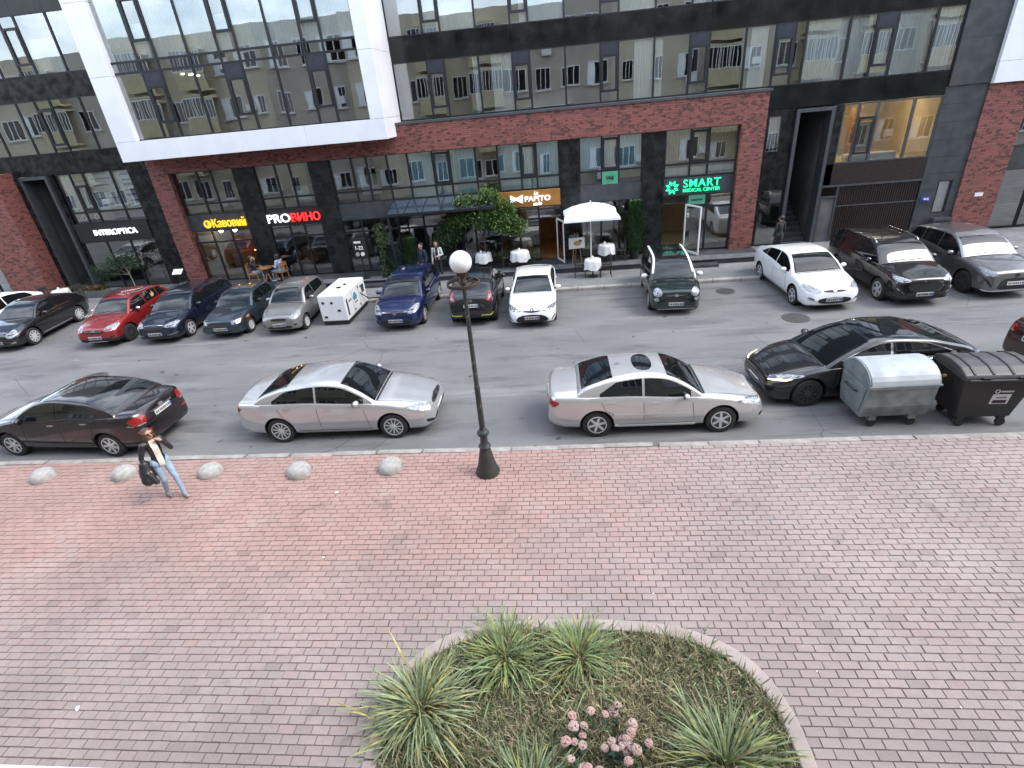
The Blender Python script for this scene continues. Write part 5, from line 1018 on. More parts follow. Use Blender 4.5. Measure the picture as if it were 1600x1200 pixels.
BLG = col('teal_print', (.06, .30, .45)); MB().prism([(-.25, .62), (.05, .62), (.1, .72), (-.02, .88), (-.16, .9), (-.28, .78)], .489, .4945, 'x').build('emblem', BLG, gn)
mb = MB(); [mb.box(.489, .494, -.72+i*.05, -.69+i*.05, .72, .80) for i in range(6)]; [mb.box(.489, .494, -.2+i*.045, -.17+i*.045, .5, .55) for i in range(7)]; mb.build('print', MT['plate_ink'], gn)
for y, z in ((-.25, .3), (.3, .3), (.3, .95), (.55, .9)): MB().box(.488, .5, y-.035, y+.035, z-.045, z+.045).build('latch', MT['black'], gn, bevel=.006)
tag(MB().tube([(-7.7, 18.9, .8), (-7.45, 19.3, .35), (-7.2, 19.9, .16), (-6.4, 20.2, .15), (-6.0, 21.0, .15), (-6.2, 21.7, .36), (-7.2, 23.0, .36)], .022, 6).build('power_cable', MT['black'], None, 60), 'black power cable running from the white generator to the terrace', 'cable')
tag(MB().tube([(-22, 12.5, 2.2), (-5.4, 12.5, 2.68), (1.85, 12.5, 2.72), (6, 12.5, 2.6), (10.32, 12.5, 2.31), (20, 12.5, 1.3)], .006, 5).build('overhead_cable', MT['blackmetal']), 'thin overhead cable strung across the parking row', 'cable') if 0 else None
# ---------------------------------------------------------------- cafe
ps = empty('parasol', (1.24, 21.95, .33), 0, 'white square cafe parasol over the terrace tables', 'parasol')
mb = MB(); n = 4; hw = 1.06; ring0 = []; vs = []; fs = []
for (r_, z) in ((.02, 2.50), (.35, 2.40), (.7, 2.25), (1.0, 2.06), (1.01, 1.98)):
    for j in range(16):
        a = 2*PI*j/16; m_ = max(abs(math.cos(a)), abs(math.sin(a))); sag = 1-.05*(1-abs(math.sin(2*a)))*(r_ > .9); vs.append((hw*r_*sag*math.cos(a)/m_, hw*r_*sag*math.sin(a)/m_, z-.05*(1-m_)*0))
for i in range(4):
    for j in range(16): fs.append((i*16+j, i*16+(j+1) % 16, (i+1)*16+(j+1) % 16, (i+1)*16+j))
mb.add(vs, fs).build('canopy', pm('white_canvas', (.78, .80, .82), (.72, .74, .76), 2, .9), ps)
for sx, sy in ((1, 1), (1, -1), (-1, 1), (-1, -1)): MB().bar((0, 0, 2.42), (sx*hw*.98, sy*hw*.98, 2.03), .02).build('rib', MT['white'], ps)
MB().tube([(0, 0, 0), (0, 0, 2.52)], .024, 10).build('pole', MT['white'], ps); MB().lathe([(.28, 0), (.28, .06), (.05, .09)], 18).build('foot', MT['concrete'], ps); MB().lathe([(.03, 2.5), (.02, 2.56), (.001, 2.58)], 8).build('finial', MT['white'], ps)
def table(x, y, z, label, r_=.31, h=.70):
    t = empty('cafe_table', (x, y, z), random.uniform(0, 3), label, 'table', 'cafe tables')
    MB().lathe([(.2, 0), (.2, .02), (.03, .04), (.03, h-.04), (.12, h-.03)], 12).build('leg', MT['frame'], t)
    vs = []; fs = []; N_ = 32
    for i, (rr_, zz) in enumerate(((.0, h), (r_, h), (r_*1.03, h-.02), (r_*1.08, h-.16), (r_*1.14, h-.32))):
        for j in range(N_):
            a = 2*PI*j/N_; q = 1+(.09*math.sin(8*a)*(i-1)/3 if i > 1 else 0); dz = -.07*abs(math.sin(2*a))*(i == 4); vs.append((rr_*q*math.cos(a), rr_*q*math.sin(a), zz+dz))
    for i in range(4):
        for j in range(N_): fs.append((i*N_+j, i*N_+(j+1) % N_, (i+1)*N_+(j+1) % N_, (i+1)*N_+j))
    MB().add(vs, fs).build('tablecloth', MT['cloth'], t, 60); MB().lathe([(.03, h), (.045, h+.06), (.03, h+.11)], 10, (.08, .05, 0)).build('vase', MT['white'], t, 60)
def chair(x, y, z, rz, label, mat='wicker'):
    c_ = empty('cafe_chair', (x, y, z), rz, label, 'chair', 'cafe chairs')
    MB().box(-.2, .2, -.2, .2, .43, .46).build('seat', MT[mat], c_, bevel=.01)
    mb = MB(); mb.box(-.2, .2, -.22, -.19, .72, .88); mb.box(-.2, -.17, -.22, -.19, .46, .72); mb.box(.17, .2, -.22, -.19, .46, .72); mb.box(-.03, .03, -.215, -.195, .46, .72); mb.build('backrest', MT[mat], c_)
    for sx in (-1, 1):
        for sy in (-1, 1): MB().bar((sx*.18, sy*.18, .43), (sx*.2, sy*.21, 0), .028).build('leg', MT[mat], c_)
table(1.25, 21.05, .12, 'small round table with white cloth nearest the road under the parasol'); table(1.9, 22.35, .335, 'round table with white cloth further back under the parasol'); table(-1.7, 22.2, .335, 'round table with white cloth behind the white saloon', .36); table(-3.25, 22.3, .335, 'round table with white cloth beside the small tree')
chair(.75, 21.1, .12, R(-90), 'dark chair left of the front parasol table'); chair(1.75, 21.0, .12, R(90), 'dark chair right of the front parasol table'); chair(2.45, 22.4, .335, R(90), 'dark chair at the rear parasol table'); chair(-2.25, 22.35, .335, R(-80), 'dark chair at the table behind the white saloon'); chair(-3.3, 22.85, .335, R(180), 'dark chair behind the table beside the small tree')
ez = empty('easel', (.68, 22.35, .335), R(8), 'wooden easel with a food poster near the open cafe door', 'easel')
for x in (-.2, .2): MB().bar((x, 0, 0), (x*.3, .1, 1.25), .03).build('leg', MT['wood'], ez)
MB().bar((0, .35, 0), (0, .1, 1.2), .03).build('leg', MT['wood'], ez); bo = MB().box(-.33, .33, -.02, 0, .62, 1.06).build('poster', MT['plate'], ez)
MB().ell((.02, -.024, .84), (.16, .004, .11), 14, 6).build('poster_print', col('food_print', (.35, .16, .06), (.5, .3, .1), .6, 20), bo); MB().ell((.14, -.024, .92), (.07, .004, .06), 12, 6).build('poster_print', col('dark_food', (.1, .08, .06)), bo)
MB().box(-.3, .1, -.018, .0, 1.08, 1.2).build('poster_header', MT['room_dark'], ez)

# ================================================================ PLANTS
class Leaves:
    def __init__(s): s.v = []; s.f = []; s.t = []
    def leaf(s, p, d, u, ln, wd, c):
        n0 = len(s.v); r_ = d.cross(u)
        if r_.length < 1e-4: r_ = d.cross(Vector((1, 0, 0)))
        r_.normalize(); up = r_.cross(d); m = p+d*ln*.5
        s.v += [tuple(p), tuple(m+r_*wd*.5+up*wd*.15), tuple(p+d*ln), tuple(m-r_*wd*.5+up*wd*.15)]; s.f += [(n0, n0+1, n0+2), (n0, n0+2, n0+3)]; s.t += [c, c]
    def blade(s, p, az, ln, wd, lean, curl, c, n=5):
        n0 = len(s.v); q = Vector(p); el = lean; h = Vector((math.cos(az), math.sin(az), 0)); side = Vector((-h.y, h.x, 0))
        for i in range(n+1):
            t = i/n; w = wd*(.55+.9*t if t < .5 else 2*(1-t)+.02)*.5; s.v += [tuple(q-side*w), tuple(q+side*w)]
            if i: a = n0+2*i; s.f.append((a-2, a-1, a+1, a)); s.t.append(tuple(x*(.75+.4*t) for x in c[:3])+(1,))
            q = q+(h*math.sin(el)+Vector((0, 0, 1))*math.cos(el))*ln/n; el += curl/n
    def build(s, name, parent=None, loc=None): return obj(name, rawmesh(name, s.v, s.f, MT['leaf'], s.t), parent, loc)
pr_ = random.Random(5)
def G(a=.05, b_=.13, c=.025, v=.35):
    k = pr_.uniform(1-v, 1+v); y = pr_.uniform(0, .35); return (a*k*(1+y), b_*k, c*k, 1)
def rdir(up=0):
    while True:
        v_ = Vector((pr_.uniform(-1, 1), pr_.uniform(-1, 1), pr_.uniform(-1, 1)))
        if .1 < v_.length < 1: v_.z += up; return v_.normalized()
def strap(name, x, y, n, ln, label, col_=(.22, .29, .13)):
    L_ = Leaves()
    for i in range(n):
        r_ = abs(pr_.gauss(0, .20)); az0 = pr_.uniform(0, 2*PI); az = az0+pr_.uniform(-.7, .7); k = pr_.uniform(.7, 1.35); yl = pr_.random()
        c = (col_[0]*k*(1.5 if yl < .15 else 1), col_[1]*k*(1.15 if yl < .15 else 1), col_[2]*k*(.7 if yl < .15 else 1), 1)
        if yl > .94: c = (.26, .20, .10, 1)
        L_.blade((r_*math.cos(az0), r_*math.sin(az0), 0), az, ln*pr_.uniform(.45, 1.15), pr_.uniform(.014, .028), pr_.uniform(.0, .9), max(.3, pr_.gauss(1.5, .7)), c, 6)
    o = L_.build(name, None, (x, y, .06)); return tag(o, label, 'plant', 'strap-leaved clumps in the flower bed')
bed = struct(MB().add([(2.36*math.copysign(abs(math.cos(a))**(2/3), math.cos(a)), 3.2+1.74*math.copysign(abs(math.sin(a))**(2/3), math.sin(a)), .055) for a in np.linspace(0, 2*PI, 64)[:-1]], [tuple(range(63))]).build('flower_bed_soil', MT['soil']))
bed.location.z = .06
ek = struct(empty('flower_bed_edging', (0, 3.2, .1)))
AA = list(np.linspace(0, 2*PI, 15)); 
def bp_(a, A_, B_): return (A_*math.copysign(abs(math.cos(a))**(2/3), math.cos(a)), B_*math.copysign(abs(math.sin(a))**(2/3), math.sin(a)))
# arc-length parametrise the outline, then cut it into stones
fine = [bp_(a, 2.46, 1.84) for a in np.linspace(0, 2*PI, 721)]; ln_ = [0]
for p, q in zip(fine, fine[1:]): ln_.append(ln_[-1]+math.dist(p, q))
ns = 14
for k in range(ns):
    vs = []; fs = []; s0, s1 = ln_[-1]*k/ns+.008, ln_[-1]*(k+1)/ns-.008; m_ = 8; dz = pr_.uniform(-.008, .012)
    for i in range(m_+1):
        a = np.interp(s0+(s1-s0)*i/m_, ln_, np.linspace(0, 2*PI, 721)); xo, yo = bp_(a, 2.50, 1.88); xi, yi = bp_(a, 2.33, 1.71)
        vs += [(xo, yo, -.05), (xo, yo, .05+dz), (xo*.994, yo*.994, .062+dz), (xi*1.006, yi*1.006, .062+dz), (xi, yi, .05+dz), (xi, yi, -.06)]
        if i: b0 = (i-1)*6; fs += [(b0+j, b0+j+1, b0+7+j, b0+6+j) for j in range(5)]
    fs += [tuple(range(6)), tuple(m_*6+j for j in range(6))[::-1]]
    MB().add(vs, fs).build('edging_stone', MT['kerb_pink'], ek, 30)
strap('strap_leaf_plant', -1.95, 3.78, 560, .72, 'largest pale green strap-leaved clump at the left end of the flower bed', (.28, .33, .18))
strap('strap_leaf_plant', -.95, 4.50, 430, .58, 'strap-leaved clump at the back of the flower bed, left of its centre'); strap('strap_leaf_plant', .02, 4.50, 430, .58, 'strap-leaved clump at the back of the flower bed, at its centre')
strap('strap_leaf_plant', 1.58, 4.48, 40, .34, 'small strap-leaved tuft by the edging at the back right of the flower bed', (.19, .26, .12)); strap('strap_leaf_plant', 1.55, 3.25, 480, .72, 'large strap-leaved clump at the right front of the flower bed', (.22, .28, .14)); strap('strap_leaf_plant', -.55, 2.85, 260, .65, 'strap-leaved clump at the bottom edge of the flower bed', (.22, .28, .15))
L_ = Leaves()
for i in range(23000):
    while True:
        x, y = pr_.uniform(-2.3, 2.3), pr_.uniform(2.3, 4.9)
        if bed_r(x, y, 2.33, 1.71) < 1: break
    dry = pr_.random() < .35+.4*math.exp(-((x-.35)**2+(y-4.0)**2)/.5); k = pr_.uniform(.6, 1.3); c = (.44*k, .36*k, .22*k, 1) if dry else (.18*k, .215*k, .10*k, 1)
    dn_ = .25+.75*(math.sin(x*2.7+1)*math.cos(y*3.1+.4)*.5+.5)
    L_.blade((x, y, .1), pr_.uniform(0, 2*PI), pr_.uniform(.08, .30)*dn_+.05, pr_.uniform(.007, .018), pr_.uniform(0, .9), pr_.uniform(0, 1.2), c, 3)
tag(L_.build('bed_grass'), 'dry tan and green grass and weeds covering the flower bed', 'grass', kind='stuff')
# pink stonecrop
sd_ = empty('stonecrop_plant', (.27, 3.34, .1), 0, 'pink flowering stonecrop with round flower heads in the flower bed', 'plant')
L_ = Leaves(); hd = MB(); 
for i in range(60): a = pr_.uniform(0, 6.28); q = rdir(); hd.ell((q.x*.045, q.y*.045, abs(q.z)*.03), (.014, .014, .012), 5, 4)
PINK = [pm('pink_bloom%d' % i, c, tuple(x*.75 for x in c), 30, .8) for i, c in enumerate(((.52, .32, .29), (.48, .34, .30), (.56, .40, .36)))]
hm = [hd.mesh('flower_head', m) for m in PINK]
for i in range(30):
    a = pr_.uniform(0, 2*PI); r_ = .45*math.sqrt(pr_.random()); x, y, z = r_*math.cos(a)*1.15, r_*math.sin(a)*.85, pr_.uniform(.24, .40)
    o = obj('flower_head', pr_.choice(hm), sd_, (x, y, z)); o.scale = (pr_.uniform(.8, 1.15),)*3; o.rotation_euler = (pr_.uniform(-.4, .4), pr_.uniform(-.4, .4), a)
    for j in range(14): L_.leaf(Vector((x*.9, y*.9, pr_.uniform(.02, z))), rdir(.4), Vector((0, 0, 1)), pr_.uniform(.05, .09), .035, (.06, .11, .07, 1))
L_.build('foliage', sd_)
# trees and shrubs by the shops
def blob_tree(name, label, loc, trunk_h, blobs, nl, size, c, group=None, trunk_r=.03, cat='tree', tc=None):
    e = empty(name, loc, 0, label, cat, group); L_ = Leaves(); tb = MB(); tb.tube([(0, 0, 0), (.01, .02, trunk_h*.5), (-.01, 0, trunk_h), (0, 0, trunk_h*1.25)], [trunk_r*1.3, trunk_r, trunk_r*.8, trunk_r*.4], 8)
    tot = sum(b_[3]*b_[4]*b_[5] for b_ in blobs)
    for (x, y, z, rx, ry, rz) in blobs:
        tb.tube([(0, 0, min(trunk_h, z)*.85), (x*.5, y*.5, (min(trunk_h, z)*.85+z)*.5), (x, y, z)], [trunk_r*.6, trunk_r*.45, trunk_r*.2], 6)
        for i in range(int(nl*rx*ry*rz/tot)):
            d = rdir(); rr_ = pr_.random()**.45; k = .55+.6*pr_.random(); p = Vector((x+d.x*rx*rr_, y+d.y*ry*rr_, z+d.z*rz*rr_)); p += rdir()*.06
            L_.leaf(p, (d*.6+rdir(.1)).normalized(), Vector((0, 0, 1)), size*pr_.uniform(.7, 1.3), size*.55, (c[0]*k*pr_.uniform(.8, 1.3), c[1]*k, c[2]*k, 1))
    tb.build('trunk', tc or MT['bark'], e, 60); L_.build('crown', e); return e
blob_tree('small_tree', 'small leafy green tree on the terrace left of the orange cafe sign', (-3.15, 22.4, .33), 1.35, [(0, 0, 2.0, .75, .55, .5), (.75, -.1, 1.75, .6, .5, .45), (-.55, .1, 2.3, .5, .5, .4), (.3, 0, 2.55, .45, .4, .35), (1.2, 0, 1.5, .45, .4, .35), (-.9, 0, 1.9, .4, .4, .3), (.9, -.1, 2.2, .4, .35, .3)], 12500, .10, (.12, .21, .055)).scale = (1.12, 1.1, 1.12)
blob_tree('pine_shrub', 'dark feathery conifer shrub left of the small tree', (-4.45, 22.6, .33), 1.1, [(0, 0, 1.5, .5, .45, .5), (.2, 0, 1.95, .35, .35, .35), (-.3, 0, 1.2, .4, .4, .35)], 4600, .11, (.07, .13, .055), cat='shrub').scale = (1.2, 1.1, 1.15)
blob_tree('terrace_hedge', 'low leafy planting around the table beside the small tree', (-2.3, 22.75, .33), .3, [(0, 0, .35, .7, .3, .25), (.9, 0, .3, .5, .3, .2), (-.8, .1, .4, .4, .3, .25)], 2000, .07, (.04, .08, .028), cat='shrub')
def pot(e, r_, h, mat='black'): MB().lathe([(r_*.8, 0), (r_, h), (r_*.9, h), (r_*.85, h-.03), (.001, h-.03)], 16).build('pot', MT[mat], e)
def conifer(name, label, loc, h, r_, n, c, potr=.2):
    e = empty(name, loc, 0, label, 'shrub'); pot(e, potr, .3); L_ = Leaves(); MB().tube([(0, 0, .2), (0, 0, h*.8)], [.03, .01], 6).build('trunk', MT['bark'], e)
    for i in range(n):
        t = pr_.random(); a = pr_.uniform(0, 2*PI); rad = r_*(math.sin(min(1, t*1.0+.18)*PI*.86)**.7)*(pr_.random()**.35)*(1+.18*math.sin(5*a+t*9)); p = Vector((rad*math.cos(a), rad*math.sin(a), .28+t*(h-.3))); k = pr_.uniform(.5, 1.25)
        L_.leaf(p, Vector((math.cos(a)*.6, math.sin(a)*.6, .9)).normalized(), Vector((math.cos(a), math.sin(a), 0)), .10, .05, (c[0]*k, c[1]*k, c[2]*k, 1))
    L_.build('crown', e); return e
conifer('potted_thuja', 'tall dark green columnar conifer in a pot right of the parasol', (3.08, 22.6, .335), 2.3, .42, 4200, (.05, .11, .04))
conifer('blue_spruce', 'blue-green potted conifer at the left of the canopy entrance', (-7.0, 22.2, .335), 1.35, .42, 2600, (.07, .12, .105))
conifer('green_shrub', 'bushy green potted shrub between the spruce and the people', (-6.3, 22.35, .335), 1.5, .46, 2800, (.07, .13, .045))
e = empty('ivy_column', (-7.45, 22.2, .12), 0, 'narrow post overgrown with ivy beside the terrace step', 'climbing plant'); MB().bar((0, 0, 0), (0, 0, 2.4), .06).build('post', MT['frame'], e); L_ = Leaves()
for i in range(2200):
    z = pr_.uniform(.1, 2.45); a = pr_.uniform(0, 6.28); rad = (.10+.14*pr_.random())*(1+.4*math.sin(z*4)); k = pr_.uniform(.5, 1.2); L_.leaf(Vector((rad*math.cos(a), rad*math.sin(a), z)), rdir(-.5), Vector((math.cos(a), math.sin(a), .3)), .08, .06, (.06*k, .095*k, .035*k, 1))
L_.build('foliage', e)
blob_tree('young_tree', 'young tree with pale thin trunk in front of the optician', (-19.9, 22.9, .12), 1.0, [(-.2, 0, 1.6, .55, .45, .4), (.3, 0, 1.45, .4, .4, .35), (-.7, 0, 1.3, .5, .4, .45), (-1.3, 0, 1.0, .5, .4, .5)], 2400, .08, (.05, .10, .04), tc=col('pale_bark', (.4, .36, .3)), trunk_r=.02)
for (x, lb) in ((-23.2, 'planter box with shrubs near the left portal'), (-21.7, 'planter box with reddish flowers in front of the optician')):
    e = empty('planter_box', (x, 22.6, .12), 0, lb, 'planter', 'planter boxes'); MB().box(-.65, .65, -.2, .2, 0, .32).build('box', MT['room_dark'], e, bevel=.01); L_ = Leaves()
    for i in range(700): k = pr_.uniform(.6, 1.3); cc = (.22*k, .08*k, .03*k, 1) if pr_.random() < (.4 if x > -22 else .1) else (.05*k, .085*k, .03*k, 1); L_.leaf(Vector((pr_.uniform(-.62, .62), pr_.uniform(-.2, .2), .3+pr_.random()*.2)), rdir(.5), Vector((0, 0, 1)), .08, .05, cc)
    L_.build('foliage', e)
table(-22.4, 21.6, .12, 'round table with white cloth on the pavement in front of the optician', .32); chair(-21.8, 21.7, .12, R(90), 'dark chair right of the table in front of the optician'); chair(-23.0, 21.6, .12, R(-90), 'dark chair left of the table in front of the optician')

# ================================================================ PEOPLE
def capsule(mb, a, b_, ra, rb, n=12):
    a, b_ = Vector(a), Vector(b_); d = (b_-a); ln = d.length; d = d/ln if ln > 1e-6 else Vector((0, 0, 1)); P = []; Rr = []
    for t in (-1, -.7, -.35): P.append(a+d*ra*t); Rr.append(max(.002, ra*math.sqrt(1-t*t)))
    P += [a, b_]; Rr += [ra, rb]
    for t in (.35, .7, .99): P.append(b_+d*rb*t); Rr.append(max(.002, rb*math.sqrt(1-t*t)))
    mb.tube(P, Rr, n)
def person(label, loc, rz, J, zones, hair, vox=.010, scale=1, hairlen=.12, extra=None, glasses=False):
    e = empty('person', loc, rz, label, 'person', None, scale); B = []; A = lambda *k: B.append(k)
    hd_ = Vector(J['head']); nk = Vector(J['neck']); f_ = Vector(J.get('face', (0, 1, 0))).normalized()
    A(J['pelvis'], J['belly'], .135, .125, 'top'); A(J['belly'], J['chest'], .12, .135, 'top'); A(J['shL'], J['shR'], .065, .065, 'top'); A(J['chest'], nk, .10, .055, 'top')
    A((Vector(J['hipL'])*.9+Vector(J['pelvis'])*.1)[:], (Vector(J['hipR'])*.9+Vector(J['pelvis'])*.1)[:], .115, .115, 'pants'); A(nk, hd_-Vector((0, 0, .06)), .05, .052, 'skin')
    A(hd_+Vector((0, 0, .02))-f_*.01, hd_+Vector((0, 0, .035))-f_*.02, .098, .095, 'skin'); A(hd_+f_*.03-Vector((0, 0, .055)), hd_-Vector((0, 0, .06)), .055, .06, 'skin'); A(hd_+f_*.088+Vector((0, 0, .005)), hd_+f_*.108-Vector((0, 0, .02)), .012, .016, 'skin')
    sv = f_.cross(Vector((0, 0, 1)))
    for sg in (1, -1): A(hd_+sv*sg*.092+Vector((0, 0, .01)), hd_+sv*sg*.096-Vector((0, 0, .025)), .016, .014, 'skin')
    for S in 'LR':
        A(J['sh'+S], J['el'+S], .062, .048, 'top'); A(J['el'+S], J['wr'+S], .047, .034, 'top'); w = Vector(J['wr'+S]); d = (w-Vector(J['el'+S])).normalized(); d = Vector(J.get('hd'+S, d)).normalized()
        side = d.cross(Vector((0, 0, 1)) if abs(d.z) < .8 else Vector((0, 1, 0))).normalized(); nrm = side.cross(d); A(w, w+d*.075, .030, .036, 'skin')
        for q in range(4):
            o_ = w+d*.085+side*(q-1.5)*.019; l1 = (.038, .045, .042, .032)[q]; m1 = o_+d*l1; A(o_, m1, .0105, .010, 'skin'); A(m1, m1+(d*.7-nrm*.7).normalized()*l1*.8, .010, .009, 'skin')
        t0 = w+d*.03+side*.03; t1 = t0+(d*.6+side*.8)*.04; A(t0, t1, .013, .012, 'skin'); A(t1, t1+(d*.9+side*.2)*.03, .0115, .010, 'skin')
        A(J['hip'+S], J['kn'+S], .088, .060, 'pants'); A(J['kn'+S], J['an'+S], .058, .042, 'pants'); an = Vector(J['an'+S]); ft = Vector(J.get('ft'+S, (0, 1, 0))).normalized(); A(an-Vector((0, 0, .035))-ft*.04, an-Vector((0, 0, .045))+ft*.13, .043, .036, 'shoe')
    mb = MB(); [capsule(mb, k[0], k[1], k[2], k[3]) for k in B]
    me = bpy.data.meshes.new('t'); me.from_pydata(mb.v, [], mb.f); t = obj('t', me); r_ = t.modifiers.new('r', 'REMESH'); r_.mode = 'VOXEL'; r_.voxel_size = vox; sm = t.modifiers.new('s', 'SMOOTH'); sm.factor = .5; sm.iterations = 3
    m2 = bpy.data.meshes.new_from_object(t.evaluated_get(bpy.context.evaluated_depsgraph_get())); bpy.data.objects.remove(t); m2.name = 'body'
    names = ['skin', 'top', 'pants', 'shoe']; m2.materials.clear(); [m2.materials.append(zones.get(z, MT['skin'])) for z in names]
    if 'inner' in zones: m2.materials.append(zones['inner'])
    nf = len(m2.polygons); C_ = np.empty(nf*3); m2.polygons.foreach_get('center', C_); C_ = C_.reshape(-1, 3); best = np.full(nf, 1e9); idx = np.zeros(nf, int)
    for k in B:
        a, b_ = np.array(k[0][:] if hasattr(k[0], 'x') else k[0], float), np.array(k[1][:] if hasattr(k[1], 'x') else k[1], float); ab = b_-a; tt = np.clip((C_-a) @ ab/max(1e-9, ab @ ab), 0, 1); ds = np.linalg.norm(C_-(a+tt[:, None]*ab), axis=1)-(k[2]+(k[3]-k[2])*tt); w_ = ds < best; best[w_] = ds[w_]; idx[w_] = names.index(k[4])
    if 'inner' in zones:
        N_ = np.empty(nf*3); m2.polygons.foreach_get('normal', N_); N_ = N_.reshape(-1, 3); ch = np.array(J['chest']); idx[(idx == 1) & (N_[:, 1] > .35) & (abs(C_[:, 0]-ch[0]) < .058) & (C_[:, 2] < nk.z+.03) & (C_[:, 1] > ch[1]+.03)] = 4
    m2.polygons.foreach_set('material_index', idx.astype(np.int32)); m2.polygons.foreach_set('use_smooth', [True]*nf); body = obj('body', m2, e)
    hb = MB(); hb.ell(hd_+Vector((0, 0, .045))-f_*.040, (.108, .108, .098), 16, 10)
    if hairlen > .1:
        for q in range(9):
            a = -1.75+3.5*q/8; dr = (-f_*math.cos(a)+sv*math.sin(a)); capsule(hb, hd_+dr*.075+Vector((0, 0, .04)), hd_+dr*(.085+.03*pr_.random())-Vector((0, 0, hairlen*pr_.uniform(.8, 1.2))), .042, .018, 8)
    hb.build('hair', hair, e, 179)
    for sg in (1, -1): MB().ell(hd_+f_*.085+sv*sg*.035+Vector((0, 0, .012)), (.014, .014, .010), 8, 6).build('eye', MT['black'], e, 179)
    MB().ell(hd_+f_*.085-Vector((0, 0, .055)), (.022, .022, .007), 8, 6).build('mouth', col('lip', (.35, .10, .09)), e, 179)
    if glasses:
        gb = MB()
        for sg in (1, -1): gb.ell(hd_+f_*.088+sv*sg*.036+Vector((0, 0, .014)), (.028, .026, .019), 10, 8); gb.tube([hd_+f_*.09+sv*sg*.07+Vector((0, 0, .018)), hd_+sv*sg*.10+Vector((0, 0, .015))], .006, 5)
        gb.build('sunglasses', MT['black'], e, 179)
    return e
def stand(**k):
    J = dict(pelvis=(0, 0, .95), belly=(0, 0, 1.08), chest=(0, 0, 1.28), neck=(0, 0, 1.46), head=(0, .02, 1.60), shL=(-.17, 0, 1.40), shR=(.17, 0, 1.40), elL=(-.23, -.02, 1.12), elR=(.23, -.02, 1.12), wrL=(-.24, .06, .88), wrR=(.24, .06, .88), hipL=(-.09, 0, .93), hipR=(.09, 0, .93), knL=(-.10, .02, .50), knR=(.10, .02, .50), anL=(-.11, 0, .09), anR=(.11, 0, .09)); J.update(k); return J
def sit(**k):
    J = stand(pelvis=(0, 0, .54), belly=(0, .02, .68), chest=(0, .02, .88), neck=(0, .03, 1.06), head=(0, .06, 1.20), shL=(-.17, .02, 1.0), shR=(.17, .02, 1.0), elL=(-.23, .08, .74), elR=(.23, .08, .74), wrL=(-.12, .28, .76), wrR=(.12, .28, .76), hipL=(-.09, .02, .53), hipR=(.09, .02, .53), knL=(-.11, .44, .52), knR=(.11, .44, .52), anL=(-.11, .46, .09), anR=(.11, .42, .09)); J.update(k); return J
LEATHER = pm('black_leather', (.016, .018, .018), (.03, .032, .032), 10, .38, bump=.3, bscale=20); JEAN = col('light_jeans', (.32, .43, .55), (.25, .36, .48), .85, 12); CREAM = col('cream_top', (.78, .71, .62), (.70, .63, .54), .85); SNEAK = col('sneaker', (.06, .06, .065), (.45, .45, .45), .6, 25); BRN = col('brown_hair', (.09, .05, .03), (.05, .03, .02), .5, 25); BLKH = col('dark_hair', (.018, .014, .012), (.03, .024, .02), .5, 25)
w = person('woman in black leather jacket and light jeans walking with hand at her mouth', (-8.02, 8.02, .12), R(-122), stand(pelvis=(0, 0, .93), elL=(-.26, .12, 1.16), wrL=(-.14, .20, 1.43), hdL=(.6, -.3, .65), shL=(-.17, .02, 1.41), elR=(.27, -.06, 1.12), wrR=(.26, .04, .88), hipL=(-.09, .0, .92), knL=(-.10, .17, .53), anL=(-.10, .22, .11), knR=(.09, .03, .50), anR=(.09, -.15, .10), face=(-.15, 1, .22), head=(-.01, .02, 1.60)), dict(top=LEATHER, pants=JEAN, shoe=SNEAK, inner=CREAM), BRN, .0075, .94, .24, glasses=True)
jb = MB(); capsule(jb, (.27, -.05, .98), (.33, .02, .66), .10, .13, 14); capsule(jb, (.22, -.10, .94), (.18, -.20, .62), .08, .09, 12); capsule(jb, (.30, .05, .80), (.24, .14, .60), .08, .06, 10); capsule(jb, (.33, -.12, .85), (.36, -.2, .68), .07, .05, 10); jb.tube([(.2, 0, 1.43), (.28, -.06, 1.2), (.29, -.04, .95)], .02, 6)
me = bpy.data.meshes.new('t'); me.from_pydata(jb.v, [], jb.f); t = obj('t', me); rm_ = t.modifiers.new('r', 'REMESH'); rm_.mode = 'VOXEL'; rm_.voxel_size = .015; m2 = bpy.data.meshes.new_from_object(t.evaluated_get(bpy.context.evaluated_depsgraph_get())); bpy.data.objects.remove(t); m2.materials.clear(); m2.materials.append(LEATHER); smooth_mesh(m2, 179)
hb_ = obj('shoulder_bag', m2); hb_.location = w.location; hb_.rotation_euler = w.rotation_euler; hb_.scale = (.94,)*3; tag(hb_, 'large slouchy black bag hanging from the walking woman\'s shoulder', 'bag')
person('person in white jacket and dark trousers standing behind the blue people carrier', (-5.15, 22.0, .12), R(185), stand(wrL=(-.08, .2, 1.12), elL=(-.24, .04, 1.14)), dict(top=col('white_jacket', (.55, .58, .58), (.48, .5, .5)), pants=col('dark_trousers', (.02, .02, .022)), shoe=MT['white'], inner=col('black_shirt', (.02, .02, .02))), BRN, .011, .93, .16)
person('person in dark navy hooded top beside the one in a white jacket', (-5.72, 21.7, .12), R(150), stand(), dict(top=col('navy_hoodie', (.012, .014, .035), (.018, .02, .045)), pants=col('navy_trousers', (.012, .013, .02)), shoe=MT['black']), col('navy_hood', (.012, .014, .033)), .011, .95, .05)
person('man in black clothes walking on the pavement behind the white liftback', (8.72, 22.3, .12), R(20), stand(anL=(-.1, .2, .1), anR=(.1, -.15, .1), knL=(-.1, .14, .5)), dict(top=col('black_shirt2', (.02, .024, .024)), pants=col('dark_green_trousers', (.03, .032, .028)), shoe=MT['black']), BLKH, .011, .93, .04)
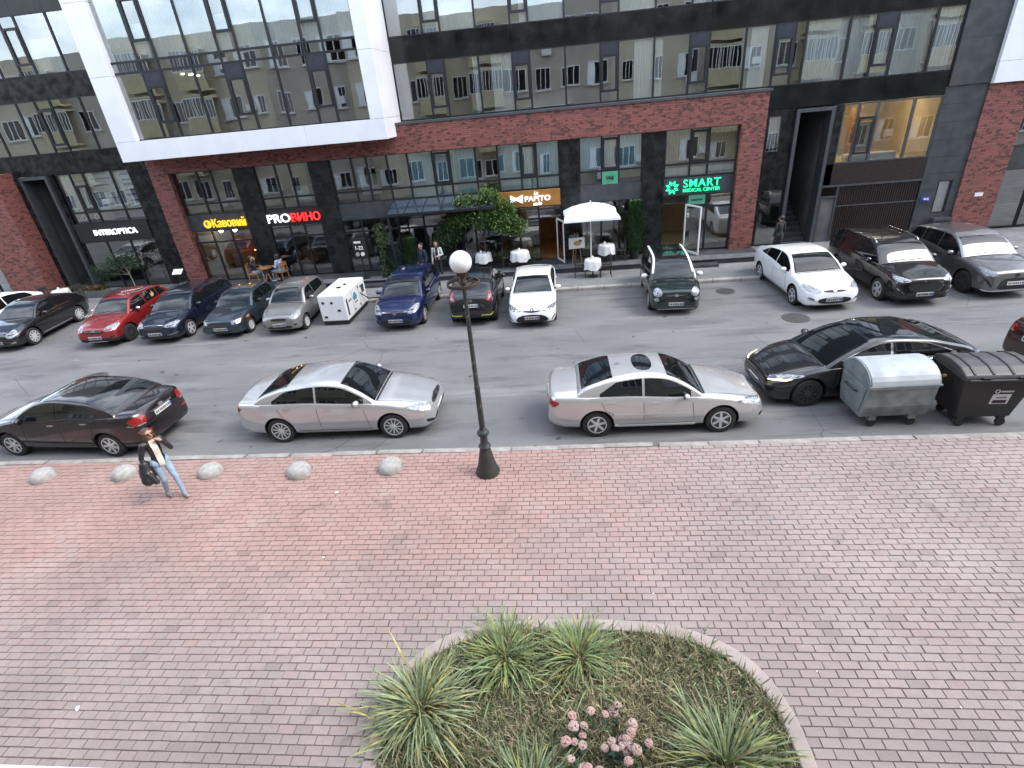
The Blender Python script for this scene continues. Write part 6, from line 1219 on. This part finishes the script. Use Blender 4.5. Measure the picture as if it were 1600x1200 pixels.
person('person in black top with hand to the face, seated left at the small cafe table', (-13.62, 22.45, .335), R(-80), sit(wrR=(.06, .2, 1.12), elR=(.22, .2, .86), hdR=(-.3, 0, 1)), dict(top=col('black_shirt', (.02, .02, .02)), pants=col('grey_trousers', (.25, .26, .3)), shoe=MT['black']), col('short_hair', (.06, .04, .03)), .011, .92, .03)
person('person in pale denim clothes and white shoes, seated right at the small cafe table', (-12.35, 22.45, .335), R(75), sit(), dict(top=col('pale_denim', (.36, .44, .55), (.3, .38, .5)), pants=col('pale_jeans', (.22, .28, .38)), shoe=MT['white']), BLKH, .011, .92, .14)
t = empty('bistro_table', (-13.0, 22.4, .335), .3, 'small brown bistro table between the two seated people', 'table'); MB().lathe([(.29, .66), (.29, .69)], 20).build('table_top', MT['wood'], t)
for a in (.8, 2.4, 3.9, 5.5): MB().bar((.22*math.cos(a), .22*math.sin(a), 0), (-.1*math.cos(a), -.1*math.sin(a), .66), .025).build('leg', MT['wood'], t)
chair(-13.62, 22.42, .335, R(-80), 'wooden chair under the person in the black top', 'wood'); chair(-12.35, 22.42, .335, R(75), 'wooden chair under the person in pale denim', 'wood')
# litter
lt = random.Random(9); 
def scrap(x, y, s_, label):
    n = 7; P = [(s_*lt.uniform(.6, 1.1)*math.cos(2*PI*i/n), s_*.6*lt.uniform(.6, 1.1)*math.sin(2*PI*i/n), .003+lt.uniform(0, s_*.25)) for i in range(n)]
    o = MB().add([(0, 0, s_*.3)]+P, [(0, i+1, (i+1) % n+1) for i in range(n)]).build('paper_scrap', MT['white'], None, loc=(x, y, .123)); o.rotation_euler = (0, 0, lt.uniform(0, 3)); tag(o, label, 'litter', 'paper litter on the plaza')
scrap(-6.56, 3.72, .055, 'largest crumpled white paper scrap, alone at the lower left of the plaza')
scrap(2.95, 4.37, .018, 'tiny white scrap just right of the flower bed edging'); scrap(4.35, 3.95, .02, 'tiny white scrap on the right side of the plaza'); scrap(-4.6, 8.0, .045, 'flat pale scrap between the two bollards left of the lamp'); scrap(1.15, 5.55, .018, 'tiny white scrap just behind the flower bed'); scrap(4.1, 8.5, .022, 'tiny white scrap near the kerb in front of the grey container'); scrap(-4.2, 6.3, .03, 'pale scrap in the left middle of the plaza')
